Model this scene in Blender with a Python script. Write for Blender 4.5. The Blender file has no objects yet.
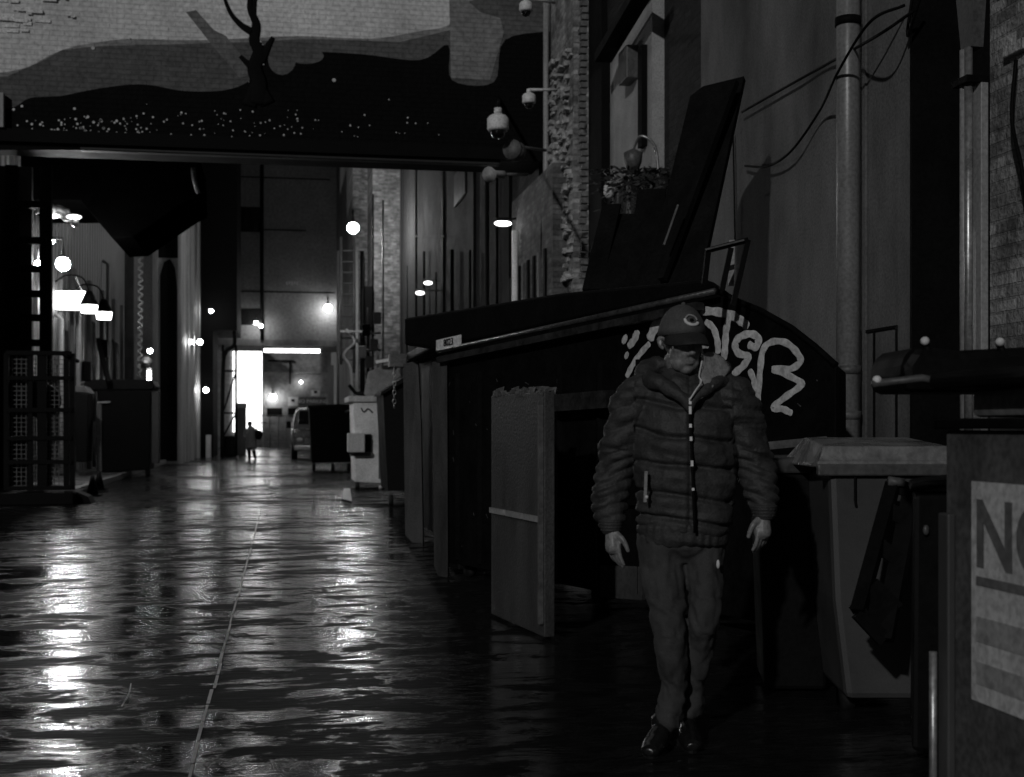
import bpy, bmesh, math, random
from mathutils import Vector, Matrix, noise
random.seed(7)
C = bpy.context.scene.collection
sc = bpy.context.scene
# ---------------------------------------------------------------- camera numbers measured from the photograph
F, HZ, H = 1280.0, 427.0, 1.27
TH = math.atan((512-284)/F); S, K = math.sin(TH), math.cos(TH)
def uv(px, py): return (px-512)/F, (HZ-py)/F
def P(px, py, t):
    u, v = uv(px, py); return Vector((t*(S+u*K), t*(K-u*S), H+t*v))
def atX(px, py, X):
    u, v = uv(px, py); return P(px, py, X/(S+u*K))
def atY(px, py, Y):
    u, v = uv(px, py); return P(px, py, Y/(K-u*S))
def atG(px, py):
    return P(px, py, H*F/(py-HZ))
def onpl(px, py, p0, n):
    u, v = uv(px, py); d = Vector((S+u*K, K-u*S, v)); o = Vector((0, 0, H))
    return o + d*((p0-o).dot(n)/d.dot(n))

# ---------------------------------------------------------------- materials (all neutral: the night is colourless)
def nd(nt, t, **kw):
    n = nt.nodes.new(t)
    for k, v in kw.items(): setattr(n, k, v)
    return n
def ramp(nt, a, b, ca, cb):
    r = nd(nt, 'ShaderNodeValToRGB'); e = r.color_ramp.elements
    e[0].position = a; e[1].position = b; e[0].color = (ca, ca, ca, 1); e[1].color = (cb, cb, cb, 1); return r
MATS = {}
def mat(name, v, rough=.7, var=.35, scale=3, bump=.15, bscale=40, metal=0, streak=False, brick=None, bc=(.5, 1.3, .75), spec=.5, dirt=None):
    if name in MATS: return MATS[name]
    m = bpy.data.materials.new(name); m.use_nodes = True; nt = m.node_tree; L = nt.links.new
    b = nt.nodes['Principled BSDF']; b.inputs['Metallic'].default_value = metal
    b.inputs['Specular IOR Level'].default_value = spec
    g = nd(nt, 'ShaderNodeNewGeometry')
    mp = nd(nt, 'ShaderNodeMapping'); L(g.outputs['Position'], mp.inputs[0])
    mp.inputs['Scale'].default_value = (scale, scale, scale*(streak if streak is not True else .12) if streak else scale)
    n1 = nd(nt, 'ShaderNodeTexNoise'); n1.inputs['Scale'].default_value = 1; n1.inputs['Detail'].default_value = 8; n1.inputs['Roughness'].default_value = .65
    L(mp.outputs[0], n1.inputs['Vector'])
    r = ramp(nt, .3, .7, v*(1-var), v*(1+var)); L(n1.outputs['Fac'], r.inputs[0])
    col = r.outputs[0]
    n2 = nd(nt, 'ShaderNodeTexNoise'); n2.inputs['Scale'].default_value = bscale; n2.inputs['Detail'].default_value = 5
    L(g.outputs['Position'], n2.inputs['Vector'])
    hgt = n2.outputs['Fac']
    mx = nd(nt, 'ShaderNodeMix', data_type='RGBA', blend_type='MULTIPLY'); mx.inputs[0].default_value = .5
    r2 = ramp(nt, .35, .6, .55, 1.2); L(n2.outputs['Fac'], r2.inputs[0]); L(col, mx.inputs[6]); L(r2.outputs[0], mx.inputs[7]); col = mx.outputs[2]
    if brick:
        sx = nd(nt, 'ShaderNodeSeparateXYZ'); L(g.outputs['Position'], sx.inputs[0])
        cb = nd(nt, 'ShaderNodeCombineXYZ'); L(sx.outputs['Y' if brick == 'x' else 'X'], cb.inputs[0]); L(sx.outputs['Z'], cb.inputs[1])
        bt = nd(nt, 'ShaderNodeTexBrick'); L(cb.outputs[0], bt.inputs['Vector'])
        bt.inputs['Scale'].default_value = 1; bt.inputs['Brick Width'].default_value = .22; bt.inputs['Row Height'].default_value = .078
        bt.inputs['Mortar Size'].default_value = .009; bt.inputs['Mortar Smooth'].default_value = .3
        bt.inputs['Color1'].default_value = (bc[0],)*3+(1,); bt.inputs['Color2'].default_value = (bc[1],)*3+(1,); bt.inputs['Mortar'].default_value = (bc[2],)*3+(1,)
        m2 = nd(nt, 'ShaderNodeMix', data_type='RGBA', blend_type='MULTIPLY'); m2.inputs[0].default_value = 1
        L(col, m2.inputs[6]); L(bt.outputs['Color'], m2.inputs[7]); col = m2.outputs[2]
        ma = nd(nt, 'ShaderNodeMath', operation='SUBTRACT'); L(hgt, ma.inputs[0])
        mu = nd(nt, 'ShaderNodeMath', operation='MULTIPLY'); mu.inputs[1].default_value = 1.3; L(bt.outputs['Fac'], mu.inputs[0]); L(mu.outputs[0], ma.inputs[1]); hgt = ma.outputs[0]
    L(col, b.inputs['Base Color'])
    rr = ramp(nt, .3, .7, max(.04, rough-.12), min(1, rough+.12)); L(n1.outputs['Fac'], rr.inputs[0]); L(rr.outputs[0], b.inputs['Roughness'])
    bm_ = nd(nt, 'ShaderNodeBump'); bm_.inputs['Strength'].default_value = min(1, bump*3); bm_.inputs['Distance'].default_value = .004 if not brick else .02
    L(hgt, bm_.inputs['Height']); L(bm_.outputs[0], b.inputs['Normal'])
    MATS[name] = m; return m
def emit(name, s):
    if name in MATS: return MATS[name]
    m = bpy.data.materials.new(name); m.use_nodes = True; b = m.node_tree.nodes['Principled BSDF']
    b.inputs['Base Color'].default_value = (.8, .8, .8, 1); b.inputs['Emission Color'].default_value = (1, 1, 1, 1); b.inputs['Emission Strength'].default_value = s
    MATS[name] = m; return m
def corrugated(name, v):
    m = mat(name, v, .45, .4, 2, .1, streak=True); nt = m.node_tree; L = nt.links.new
    g = nd(nt, 'ShaderNodeNewGeometry'); s = nd(nt, 'ShaderNodeSeparateXYZ'); L(g.outputs['Position'], s.inputs[0])
    mu = nd(nt, 'ShaderNodeMath', operation='MULTIPLY'); mu.inputs[1].default_value = 14; L(s.outputs['Y'], mu.inputs[0])
    si = nd(nt, 'ShaderNodeMath', operation='SINE'); L(mu.outputs[0], si.inputs[0])
    bp = nd(nt, 'ShaderNodeBump'); bp.inputs['Strength'].default_value = 1; bp.inputs['Distance'].default_value = .05; L(si.outputs[0], bp.inputs['Height'])
    L(bp.outputs[0], nt.nodes['Principled BSDF'].inputs['Normal']); return m
def wet(name, base, lo, hi, sx=.5, sy=2.6, slope=.02):
    m = bpy.data.materials.new(name); m.use_nodes = True; nt = m.node_tree; L = nt.links.new; b = nt.nodes['Principled BSDF']
    g = nd(nt, 'ShaderNodeNewGeometry'); mp = nd(nt, 'ShaderNodeMapping'); L(g.outputs['Position'], mp.inputs[0]); mp.inputs['Scale'].default_value = (sx, sy, 1)
    n1 = nd(nt, 'ShaderNodeTexNoise'); n1.inputs['Scale'].default_value = 1; n1.inputs['Detail'].default_value = 12; n1.inputs['Roughness'].default_value = .72; n1.inputs['Distortion'].default_value = .4
    L(mp.outputs[0], n1.inputs['Vector'])
    rr = nd(nt, 'ShaderNodeValToRGB'); e = rr.color_ramp.elements
    e[0].position = .38; e[0].color = (lo,)*3+(1,); e[1].position = .56; e[1].color = (hi,)*3+(1,)
    x = e.new(.46); x.color = (lo*1.6,)*3+(1,)
    nb = nd(nt, 'ShaderNodeTexNoise'); nb.inputs['Scale'].default_value = .28; nb.inputs['Detail'].default_value = 3; L(g.outputs['Position'], nb.inputs['Vector'])
    nm_ = nd(nt, 'ShaderNodeMath', operation='MULTIPLY_ADD'); L(nb.outputs['Fac'], nm_.inputs[0]); nm_.inputs[1].default_value = .45; nm_.inputs[2].default_value = -.215
    na = nd(nt, 'ShaderNodeMath', operation='ADD'); L(n1.outputs['Fac'], na.inputs[0]); L(nm_.outputs[0], na.inputs[1])
    L(na.outputs[0], rr.inputs[0]); L(rr.outputs[0], b.inputs['Roughness'])
    rs = ramp(nt, .45, .53, 1.0, .006); L(na.outputs[0], rs.inputs[0]); L(rs.outputs[0], b.inputs['Specular IOR Level'])
    n3 = nd(nt, 'ShaderNodeTexNoise'); n3.inputs['Scale'].default_value = 1; n3.inputs['Detail'].default_value = 3; mp3 = nd(nt, 'ShaderNodeMapping'); L(g.outputs['Position'], mp3.inputs[0]); mp3.inputs['Scale'].default_value = (6, 60, 1); L(mp3.outputs[0], n3.inputs['Vector'])
    n4 = nd(nt, 'ShaderNodeTexNoise'); n4.inputs['Scale'].default_value = 1.0; n4.inputs['Detail'].default_value = 4; n4.inputs['Roughness'].default_value = .5
    mp4 = nd(nt, 'ShaderNodeMapping'); L(g.outputs['Position'], mp4.inputs[0]); mp4.inputs['Scale'].default_value = (.6, 9, 1); L(mp4.outputs[0], n4.inputs['Vector'])
    rc = ramp(nt, .3, .7, base*.4, base*1.7); L(n3.outputs['Fac'], rc.inputs[0]); L(rc.outputs[0], b.inputs['Base Color'])
    b1 = nd(nt, 'ShaderNodeBump'); b1.inputs['Strength'].default_value = .8; b1.inputs['Distance'].default_value = .0046; L(n3.outputs['Fac'], b1.inputs['Height'])
    b2 = nd(nt, 'ShaderNodeBump'); b2.inputs['Strength'].default_value = 1; b2.inputs['Distance'].default_value = slope; L(n4.outputs['Fac'], b2.inputs['Height']); L(b1.outputs[0], b2.inputs['Normal'])
    L(b2.outputs[0], b.inputs['Normal']); MATS[name] = m; return m

ASPH = wet('wet_asphalt', .014, .04, .45, 1.6, 3.4, .005)
PAVE = wet('wet_concrete', .10, .2, .6, 1, 1, .006)
KERB = mat('kerb_concrete', .22, .5)
STUC = mat('stained_stucco', .135, .8, .75, 1.0, .5, 45, streak=.4)
STUC2 = mat('pale_stucco', .38, .8, .3, 2, .15, 50)
BRK_X = mat('brick_facing_alley', .33, .75, .8, 2.2, .5, 30, brick='x')
BRK_Y = mat('brick_facing_street', .20, .75, .5, 4, .35, 30, brick='y')
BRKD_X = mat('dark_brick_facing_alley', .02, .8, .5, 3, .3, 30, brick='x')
BRKP_Y = mat('painted_brick', .78, .75, .25, .9, .2, 14, brick='y', bc=(.95, 1.03, .88))
ENDW = mat('end_wall_panel', .20, .8, .25, .6, .1, 8)
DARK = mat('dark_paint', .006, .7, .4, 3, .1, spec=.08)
BLACKM = mat('black_steel', .005, .6, .5, 4, .15, 30, spec=.08)
STEEL = mat('rusty_steel', .052, .55, .45, 4, .4, 60, streak=.3, spec=.4)
RUST = mat('rusty_edge', .10, .8, .9, 14, .5, 40)
PIPE = mat('painted_pipe', .32, .4, .3, 5, .1, streak=True)
GALV = mat('galvanised_metal', .5, .35, .3, 6, .1, metal=.7)
WHITE = mat('white_paint', .78, .5, .12, 3, .08)
SPRAY = mat('white_spray_paint', .62, .6, .25, 12, .1)
OFFW = mat('dull_white_paint', .42, .6, .35, 4, .15, streak=True)
GREYP = mat('grey_plastic', .06, .5, .2, 2, .05, 300)
GREYS = mat('grey_steel', .10, .5, .4, 5, .15)
BLKP = mat('black_plastic', .004, .6, .3, 5, .1, spec=.15)
WOOD = mat('weathered_wood', .14, .8, .5, 8, .3, streak=True)
WOODD = mat('black_board', .008, .9, .5, 5, .3, streak=True, spec=.08)
CORR = corrugated('corrugated_wall', .16)
GLASSD = mat('dark_glass', .01, .12, .1, 3, 0, spec=.8)
RUB = mat('rubber', .01, .7, .2, 10, .1, spec=.3)
LAMP = emit('lamp_glow', 420); LAMP2 = emit('small_lamp_glow', 70); TUBE = emit('tube_glow', 7); SIGNL = emit('lit_sign_face', 9); DOORL = emit('door_panel_emission', 3.2); SHADEL = emit('shade_glow', 9)

# ---------------------------------------------------------------- mesh helpers
def thing(name, label, cat, loc=(0, 0, 0), rz=0, group=None):
    o = bpy.data.objects.new(name, None); C.objects.link(o); o.location = loc; o.rotation_euler = (0, 0, rz); o.empty_display_size = .2
    o['label'] = label; o['category'] = cat
    if group: o['group'] = group
    return o
class B:
    def __init__(s): s.v = []; s.f = []; s.m = []; s.mi = 0
    def add(s, vs, fs):
        o = len(s.v); s.v += [Vector(v) for v in vs]; s.f += [tuple(o+i for i in f) for f in fs]; s.m += [s.mi]*len(fs); return s
    def box(s, x0, x1, y0, y1, z0, z1):
        return s.add([(x0,y0,z0),(x1,y0,z0),(x1,y1,z0),(x0,y1,z0),(x0,y0,z1),(x1,y0,z1),(x1,y1,z1),(x0,y1,z1)], [(0,3,2,1),(4,5,6,7),(0,1,5,4),(1,2,6,5),(2,3,7,6),(3,0,4,7)])
    def obox(s, p, a, b_, c):     # box from a corner and three edge vectors
        p, a, b_, c = map(Vector, (p, a, b_, c))
        return s.add([p, p+a, p+a+b_, p+b_, p+c, p+a+c, p+a+b_+c, p+b_+c], [(0,3,2,1),(4,5,6,7),(0,1,5,4),(1,2,6,5),(2,3,7,6),(3,0,4,7)])
    def bar(s, a, b_, w, d=None, up=(0, 0, 1)):
        a, b_ = Vector(a), Vector(b_); t = (b_-a).normalized(); up = Vector(up)
        if abs(t.dot(up)) > .98: up = Vector((1, 0, 0))
        x = t.cross(up).normalized()*w; y = x.cross(t).normalized()*(d or w)
        return s.obox(a-x/2-y/2, x, y, b_-a)
    def prism(s, poly, ext):
        ext = Vector(ext); n = len(poly); vs = [Vector(p) for p in poly]+[Vector(p)+ext for p in poly]
        return s.add(vs, [tuple(range(n)), tuple(reversed(range(n, 2*n)))]+[(i, i+n, (i+1) % n+n, (i+1) % n) for i in range(n)])
    def rings(s, rs, cap=True, loop=False):
        n = len(rs[0]); o = [v for r in rs for v in r]; fs = []
        for k in range(len(rs)-1):
            for i in range(n): j = (i+1) % n; fs.append((k*n+i, k*n+j, (k+1)*n+j, (k+1)*n+i))
        if cap: fs.append(tuple(reversed(range(n)))); fs.append(tuple((len(rs)-1)*n+i for i in range(n)))
        return s.add(o, fs)
    def tube(s, pts, r, n=10, flat=None, fr=1.0):
        pts = [Vector(p) for p in pts]; rs = r if isinstance(r, (list, tuple)) else [r]*len(pts); out = []; px = None
        for i, p in enumerate(pts):
            t = (pts[min(i+1, len(pts)-1)]-pts[max(i-1, 0)])
            t = t.normalized() if t.length > 1e-9 else Vector((0, 0, 1))
            if flat is not None: nn = Vector(flat); x = t.cross(nn).normalized(); y = nn*fr
            else:
                x = (px - t*px.dot(t)) if px is not None else t.cross(Vector((0, 0, 1)) if abs(t.z) < .9 else Vector((1, 0, 0)))
                x.normalize(); px = x; y = t.cross(x)
            out.append([p+x*rs[i]*math.cos(2*math.pi*k/n)+y*rs[i]*math.sin(2*math.pi*k/n) for k in range(n)])
        return s.rings(out)
    def ball(s, c, r, n=14, m=9):
        c = Vector(c); r = Vector(r) if hasattr(r, '__len__') else Vector((r, r, r)); rs = []
        for k in range(1, m):
            a = math.pi*k/m; rs.append([c+Vector((r.x*math.sin(a)*math.cos(2*math.pi*i/n), r.y*math.sin(a)*math.sin(2*math.pi*i/n), -r.z*math.cos(a))) for i in range(n)])
        return s.rings(rs)
    def build(s, name, m, parent=None, smooth=False, bevel=0, label=None, local=False):
        me = bpy.data.meshes.new(name)
        off = Vector(parent.matrix_world_loc) if False else (Vector((0, 0, 0)) if (parent is None or local) else root_loc(parent))
        me.from_pydata([tuple(v-off) for v in s.v], [], s.f)
        ms = m if isinstance(m, (list, tuple)) else [m]
        for x in ms: me.materials.append(x)
        for p, k in zip(me.polygons, s.m): p.material_index = k; p.use_smooth = smooth
        bmx = bmesh.new(); bmx.from_mesh(me); bmesh.ops.recalc_face_normals(bmx, faces=bmx.faces); bmx.to_mesh(me); bmx.free()
        o = bpy.data.objects.new(name, me); C.objects.link(o)
        if parent is not None: o.parent = parent
        if bevel: md = o.modifiers.new('b', 'BEVEL'); md.width = bevel; md.segments = 2; md.limit_method = 'ANGLE'
        if label: o['label'] = label
        return o
def root_loc(o):
    v = Vector((0, 0, 0))
    while o is not None: v += Vector(o.location); o = o.parent
    return v
def tag(o, label, cat, group=None):
    o['label'] = label; o['category'] = cat
    if group: o['group'] = group
    return o
def struct(o): o['kind'] = 'structure'; return o
def spl(pts, k=8):                 # Catmull-Rom through points
    pts = [Vector(p) for p in pts]; q = [2*pts[0]-pts[1]]+pts+[2*pts[-1]-pts[-2]]; out = []
    for i in range(1, len(q)-2):
        for j in range(k):
            t = j/k; a, b_, c, d = q[i-1:i+3]
            out.append(.5*((2*b_)+(c-a)*t+(2*a-5*b_+4*c-d)*t*t+(3*b_-a-3*c+d)*t**3))
    out.append(pts[-1]); return out
def text(s_, size, origin, right, up, name, m, parent, th=.003):
    cu = bpy.data.curves.new(name, 'FONT'); cu.body = s_; cu.size = size; cu.extrude = th; cu.offset = .006 if size == .27 else 0; cu.align_x = 'CENTER'; cu.align_y = 'CENTER'
    tmp = bpy.data.objects.new('t', cu); C.objects.link(tmp); dg = bpy.context.evaluated_depsgraph_get()
    me = bpy.data.meshes.new_from_object(tmp.evaluated_get(dg)); bpy.data.objects.remove(tmp)
    right = Vector(right).normalized(); up = Vector(up).normalized(); n = right.cross(up)
    off = Vector(origin)-root_loc(parent)
    for v in me.vertices: x, y, z = v.co; v.co = off+right*x+up*y+n*z
    me.materials.clear(); me.materials.append(m); o = bpy.data.objects.new(name, me); C.objects.link(o); o.parent = parent; return o

WX = 4.2     # right wall plane
LX = -5.2    # left wall plane
def yR(px, X=WX): return atX(px, 400, X).y
# ================================================================= SETTING
struct(B().add([(-300, -60, 0), (300, -60, 0), (300, 500, 0), (-300, 500, 0)], [(0, 1, 2, 3)]).build('ground', ASPH))
# concrete joint down the alley, broken along its length
b = B(); a0, a1 = atG(186, 790), atG(262, 507)
n = 46
for i in range(n):
    if random.random() < .03: continue
    p = a0.lerp(a1, i/n); q = a0.lerp(a1, (i+.93)/n); w = .005+.004*random.random(); dx = random.uniform(-.006, .006)
    b.add([(p.x-w+dx, p.y, .005), (p.x+w+dx, p.y, .005), (q.x+w+dx, q.y, .005), (q.x-w+dx, q.y, .005)], [(0, 1, 2, 3)])
struct(b.build('pavement_joint', mat('joint_mortar', .42, .35)))
# raised pavement on the left with a kerb
k0, k1 = atG(64, 500), atG(162, 465); kd = (k1-k0).normalized(); kA = k0-kd*.2; kB = k0+kd*36
b = B(); b.add([(LX, kA.y, .13), (kA.x-.12, kA.y, .13), (kB.x-.12, kB.y, .13), (LX, kB.y, .13), (LX, kA.y, 0), (kA.x-.12, kA.y, 0)], [(0, 1, 2, 3), (4, 5, 1, 0)])
struct(b.build('pavement', PAVE))
b = B()
for i in range(18):
    p = kA+kd*(i*2.0); b.obox((p.x-.12, p.y, 0), (.12, 0, 0), kd*1.985, (0, 0, .136))
struct(b.build('kerb', KERB, bevel=.015))

# ================================================================= RIGHT SIDE BUILDINGS
HT = 10.5
# near brick building
t = thing('brick_building', 'rough brick building corner with dark drip stains at the right edge behind the bins', 'building', (WX, 6, 0))
yA, yB = 2.5, yR(990)
B().box(WX, WX+4, yA, yB, 0, HT).build('wall', BRK_X, t)
b = B()
for i in range(26):       # uneven proud bricks
    z = 1.2+random.random()*5; y = random.uniform(yB-2.0, yB-.3); b.box(WX-.02-random.random()*.02, WX, y, y+.2, z, z+.065)
b.build('proud_brick', BRK_X, t)
b = B(); b.box(WX-.05, WX+.0, yB+.015, yR(977), 1.0, atX(983, 80, WX).z); b.build('timber_strip', PIPE, t, bevel=.006)
# stucco building with doorway recess
t = thing('stucco_building', 'tall stained grey stucco building with a dark doorway recess beside the drainpipe', 'building', (WX, 9, 0))
yC, yD, yE = yR(977), yR(910), yR(701)
b = B(); b.box(WX+.0, WX+4, yD, yE, 0, HT); b.build('wall', STUC, t)
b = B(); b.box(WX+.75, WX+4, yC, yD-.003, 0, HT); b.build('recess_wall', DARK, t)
B().box(WX-.002, WX+.745, yD-.03, yD-.002, 0, HT).build('jamb_shade', DARK, t)  # dark sheet over the stucco jamb stands in for shade in the recess
b = B(); p0, p1 = yR(898), yR(862); z1 = atX(898, 325, WX).z; z0 = atX(898, 430, WX).z-.4
for (y0, y1, za, zb) in ((p0, p1, z1-.02, z1), (p0, p0+.02, z0, z1-.02), (p1-.02, p1, z0, z1-.02), (yR(875)-.01, yR(875)+.01, z0, z1-.02)):
    b.box(WX-.012, WX-.002, y0, y1, za, zb)
b.build('access_panel_frame', DARK, t)
for px in (867,):
    y = yR(px); B().box(WX-.015, WX-.001, y, y+.05, 0, HT).build('expansion_strip', STUC, t)
# building behind the leaning board
t = thing('dark_building', 'dark rendered building with a pale boarded opening behind the leaning boards', 'building', (WX, 15, 0))
yF, yG, yH, yI = yR(644), yR(603), yR(590), yR(540)
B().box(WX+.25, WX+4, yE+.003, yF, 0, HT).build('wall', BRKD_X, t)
zt = atX(620, 35, WX+.1).z; zb = atX(620, 190, WX+.1).z
B().box(WX+.1, WX+4, yF+.003, yG, zb, zt).build('pale_panel', STUC2, t)
B().box(WX+.06, WX+4, yF+.003, yG, 0, zb-.003).build('lower_wall', BRKD_X, t)
B().box(WX+.06, WX+4, yF+.003, yG, zt+.003, HT).build('lintel', BRKD_X, t)
b = B(); b.bar(atX(603, 58, WX-.15), atX(652, -25, WX-.15), .22, .12); b.build('awning_arm', BLACKM, t)
b = B(); b.box(WX+.03, WX+.1, yF+.2, yF+.38, zb+.3, zt-.5); b.build('dark_strip', DARK, t)
b = B(); b.box(WX-.05, WX+.1, yF+.6, yF+1.0, atX(630, 70, WX).z-.1, atX(630, 45, WX).z); b.build('junction_box', GREYS, t, bevel=.01)
# brick pilasters at the bridge
t = thing('brick_pilaster', 'rough broken brick pilaster with ragged mortar left of the pale panel', 'pilaster', (WX, yH, 0))
B().box(WX-.02, WX+4, yG+.003, yH, 0, HT).build('pier', STUC2 if False else DARK, t)
b = B(); ya, yb = yR(577), yR(553); zz = atX(565, 290, WX).z
b.box(WX-.05, WX+3, ya, yb, 0, HT); b.build('brick_face', BRK_X, t)
b = B()
for i in range(260):
    z = random.uniform(zz, 6.9); y = random.uniform(ya, yb-.1); d = random.uniform(.02, .10); b.obox((WX-.05-d, y, z), (d, 0, random.uniform(-.02, .02)), (0, random.uniform(.08, .24), 0), (0, random.uniform(-.05, .05), random.uniform(.03, .07)))
b.build('broken_brickwork', mat('broken_brick', .42, .8, .7, 9, .5, 20), t)
b = B(); yy = yR(589)
for i in range(60):
    z = zz+i*.095; b.obox((WX-.10-random.random()*.05, yy-.05, z), (.1, 0, 0), (0, .1+random.random()*.05, 0), (0, 0, .07))
b.build('toothed_edge', mat('tooth_brick', .16, .8, .6, 9, .5, 20), t)
# ================================================================= OVERHEAD (BRIDGE) BUILDING WITH THE MURAL
YB = 20.5
t = thing('overhead_building', 'painted building spanning the alley overhead with a hill and bare tree mural', 'building', (0, YB, 0))
zs = atY(250, 150, YB).z; zm = atY(200, 137, YB).z
B().box(-9, 4.18, YB, YB+1.0, zs, 13).build('wall', BRKP_Y, t)
def shp(pts, yoff, m, name, th=.003):
    if len(pts) > 18 and name == 'mural_hill': pts = [(p.x, p.y) for p in spl([Vector((x, y, 0)) for x, y in pts[:-2]], 5)]+pts[-2:]
    poly = [atY(x, y, YB-yoff) for x, y in pts]
    return B().prism(poly, (0, th, 0)).build(name, m, t)
MUR = lambda n_, v: mat(n_, v, .8, .22, 2.5, .2, 14, spec=.1, brick='y', bc=(.95, 1.04, .86))
H1 = [(-40,75),(5,72),(30,66),(50,55),(72,47),(100,42),(130,39),(200,40),(250,38),(300,36),(345,38),(380,38),(420,31),(450,24),(452,0),(470,-8),(560,-12),(560,150),(-40,150)]
shp(H1, .004, MUR('mural_rim', .30), 'mural_hill')
H2 = [(-40,80),(8,76),(40,62),(62,50),(100,46),(180,44),(250,42),(300,39),(350,40),(400,42),(450,30),(454,6),(480,-2),(560,-6),(560,150),(-40,150)]
shp(H2, .008, MUR('mural_slope', .13), 'mural_hill')
H3 = [(-40,112),(10,108),(30,98),(60,96),(90,90),(125,85),(150,85),(185,91),(225,90),(250,80),(262,60),(300,52),(360,54),(420,60),(448,45),(452,80),(494,82),(505,40),(560,30),(560,150),(-40,150)]
shp(H3, .012, MUR('mural_dark_hill', .005), 'mural_hill')
shp([(449,-8),(458,-8),(480,12),(500,18),(504,32),(490,80),(451,78),(450,30)], .016, MUR('mural_pale_patch', .26), 'mural_patch')
shp([(186,12),(196,10),(214,30),(226,36),(245,60),(248,76),(240,78),(212,45)], .016, MUR('mural_beam', .19), 'mural_patch')
for c, rx, ry in (((282, 60), 14, 15), ((306, 56), 18, 8)):
    shp([(c[0]+rx*math.cos(a*math.pi/8), c[1]+ry*math.sin(a*math.pi/8)) for a in range(16)], .017+rx*.0002, MUR('mural_disc', .13), 'mural_patch')
MTREE = mat('mural_tree_black', .006, .8, .3, spec=.1)
b = B()
def stroke(b, pts, r, off=.02):
    q = spl([atY(x, y, YB-off) for x, y in pts], 6); k = len(q)
    rr = [r[0]+(r[1]-r[0])*i/(k-1) for i in range(k)]; b.tube(q, rr, 8, flat=(0, 1, 0), fr=.15 if r[0] < .2 else .05)
stroke(b, [(257,104),(259,84),(255,68),(259,52),(254,40),(256,24),(250,8),(251,-10)], (.15, .03)); stroke(b, [(249,106),(254,88),(256,74)], (.12, .05)); stroke(b, [(268,104),(261,88),(258,74)], (.12, .05))
stroke(b, [(252,32),(240,24),(230,12),(222,-8)], (.06, .02))
stroke(b, [(260,62),(267,48),(273,37)], (.08, .03))
stroke(b, [(250,66),(244,60),(240,56)], (.05, .03))
stroke(b, [(254,40),(254,10),(256,-10)], (.04, .02))
b.build('mural_tree', MTREE, t, smooth=True)
MDOT = mat('mural_white_dots', .62, .6, .3); b = B()
def dot(x, y, r):
    c = atY(x, y, YB-.022); b.prism([c+Vector((r*math.cos(a), 0, r*math.sin(a))) for a in [k*math.pi/4 for k in range(8)]], (0, .012, 0))
for i in range(210):
    x = random.choice([random.uniform(8, 150), random.uniform(8, 110), random.uniform(8, 440), random.uniform(60, 300)]); y = 137-abs(random.gauss(0, 15))
    if y < (97 if x < 240 else 88): continue
    dot(x, y, random.uniform(.006, .022)*(1.0 if x < 120 else .75))
for i in range(46): dot(random.gauss(257, 3.5+i*.05), random.uniform(18, 100), random.uniform(.006, .017))
dot(93, 48, .028); dot(334, 80, .03); dot(130, 38, .012)
b.build('mural_dots', MDOT, t)
# pale flecks paint in the stronger light on the top left corner
b = B()
for i in range(34):
    x = abs(random.gauss(0, 32)); y = random.uniform(-8, 34) if x < 30 else random.uniform(-8, 22); c = atY(x, y, YB-.006-i*.0012); w = random.uniform(.05, .24)
    b.box(c.x-w/2, c.x+w/2, c.y, c.y+.003, c.z-.02-random.random()*.02, c.z+.02)
b.build('light_flecks', mat('light_fleck_paint', .8, .6, .3, 10), t)
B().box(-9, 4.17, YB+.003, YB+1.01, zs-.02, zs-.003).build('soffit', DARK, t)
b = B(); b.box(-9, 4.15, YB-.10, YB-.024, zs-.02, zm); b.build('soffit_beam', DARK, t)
B().box(atY(80, 160, YB).x, atY(500, 160, YB).x, YB-.02, YB+.15, zs-.10, zs-.02).build('fascia_rail', mat('dim_rail', .02, .6), t, bevel=.02)
c = atY(2, 120, YB-.05); B().box(c.x-.35, c.x+.04, YB-.16, YB-.03, zm+.003, atY(2, 95, YB).z).build('downpipe_box', STUC2, t)

# ================================================================= FAR RIGHT SIDE
t = thing('far_dark_building', 'unlit dark building on the right beyond the painted overpass', 'building', (WX, 30, 0))
yJ = yR(400)
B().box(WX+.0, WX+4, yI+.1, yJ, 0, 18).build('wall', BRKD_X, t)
DIM = mat('dim_render', .014, .8, .5, 2)
for px, w, m in ((402.5, .12, DIM), (417, .09, DIM), (476, .3, DIM), (512, .25, DIM), (445, .15, DARK)):
    y = yR(px); B().box(WX-.06, WX, y, y+w*3, 0, 16).build('pilaster_strip', m, t)
B().box(WX-.05, WX, yR(467), yR(456), atX(460, 202, WX).z, atX(460, 170, WX).z).build('window', mat('dim_window', .06, .4), t)
b = B(); b.bar(atX(415, 236, WX-.1), atX(445, 236, WX-.1), .04); b.build('wall_bracket', DIM, t)
yK = 66
X5 = 3.2
t = thing('far_brick_building', 'brick building beside the ladder at the far right end of the alley', 'building', (X5, 55, 0))
y3 = atX(379, 300, X5).y
B().box(X5, X5+5, yJ+.003 if yJ > y3 else y3, y3+9, 0, 18).build('wall', mat('far_brick', .20, .75, .4, 3, .5, 6, brick='y'), t)
B().box(2.65, X5+3, y3+9.003, yK-.003, 0, 18).build('end_pier', STUC, t)
b = B(); c = atX(372, 310, X5); b.box(X5-.35, X5, c.y-.6, c.y+.5, atX(372, 330, X5).z, atX(372, 288, X5).z); b.build('meter_box', DARK, t, bevel=.02)
# front return wall of that building, facing the camera, lit by the lamps
b = B(); b.box(2.62, X5-.003, y3+6.0, y3+9, 0, 18); b.build('return_wall', mat('far_brick', .34), t)
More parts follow.
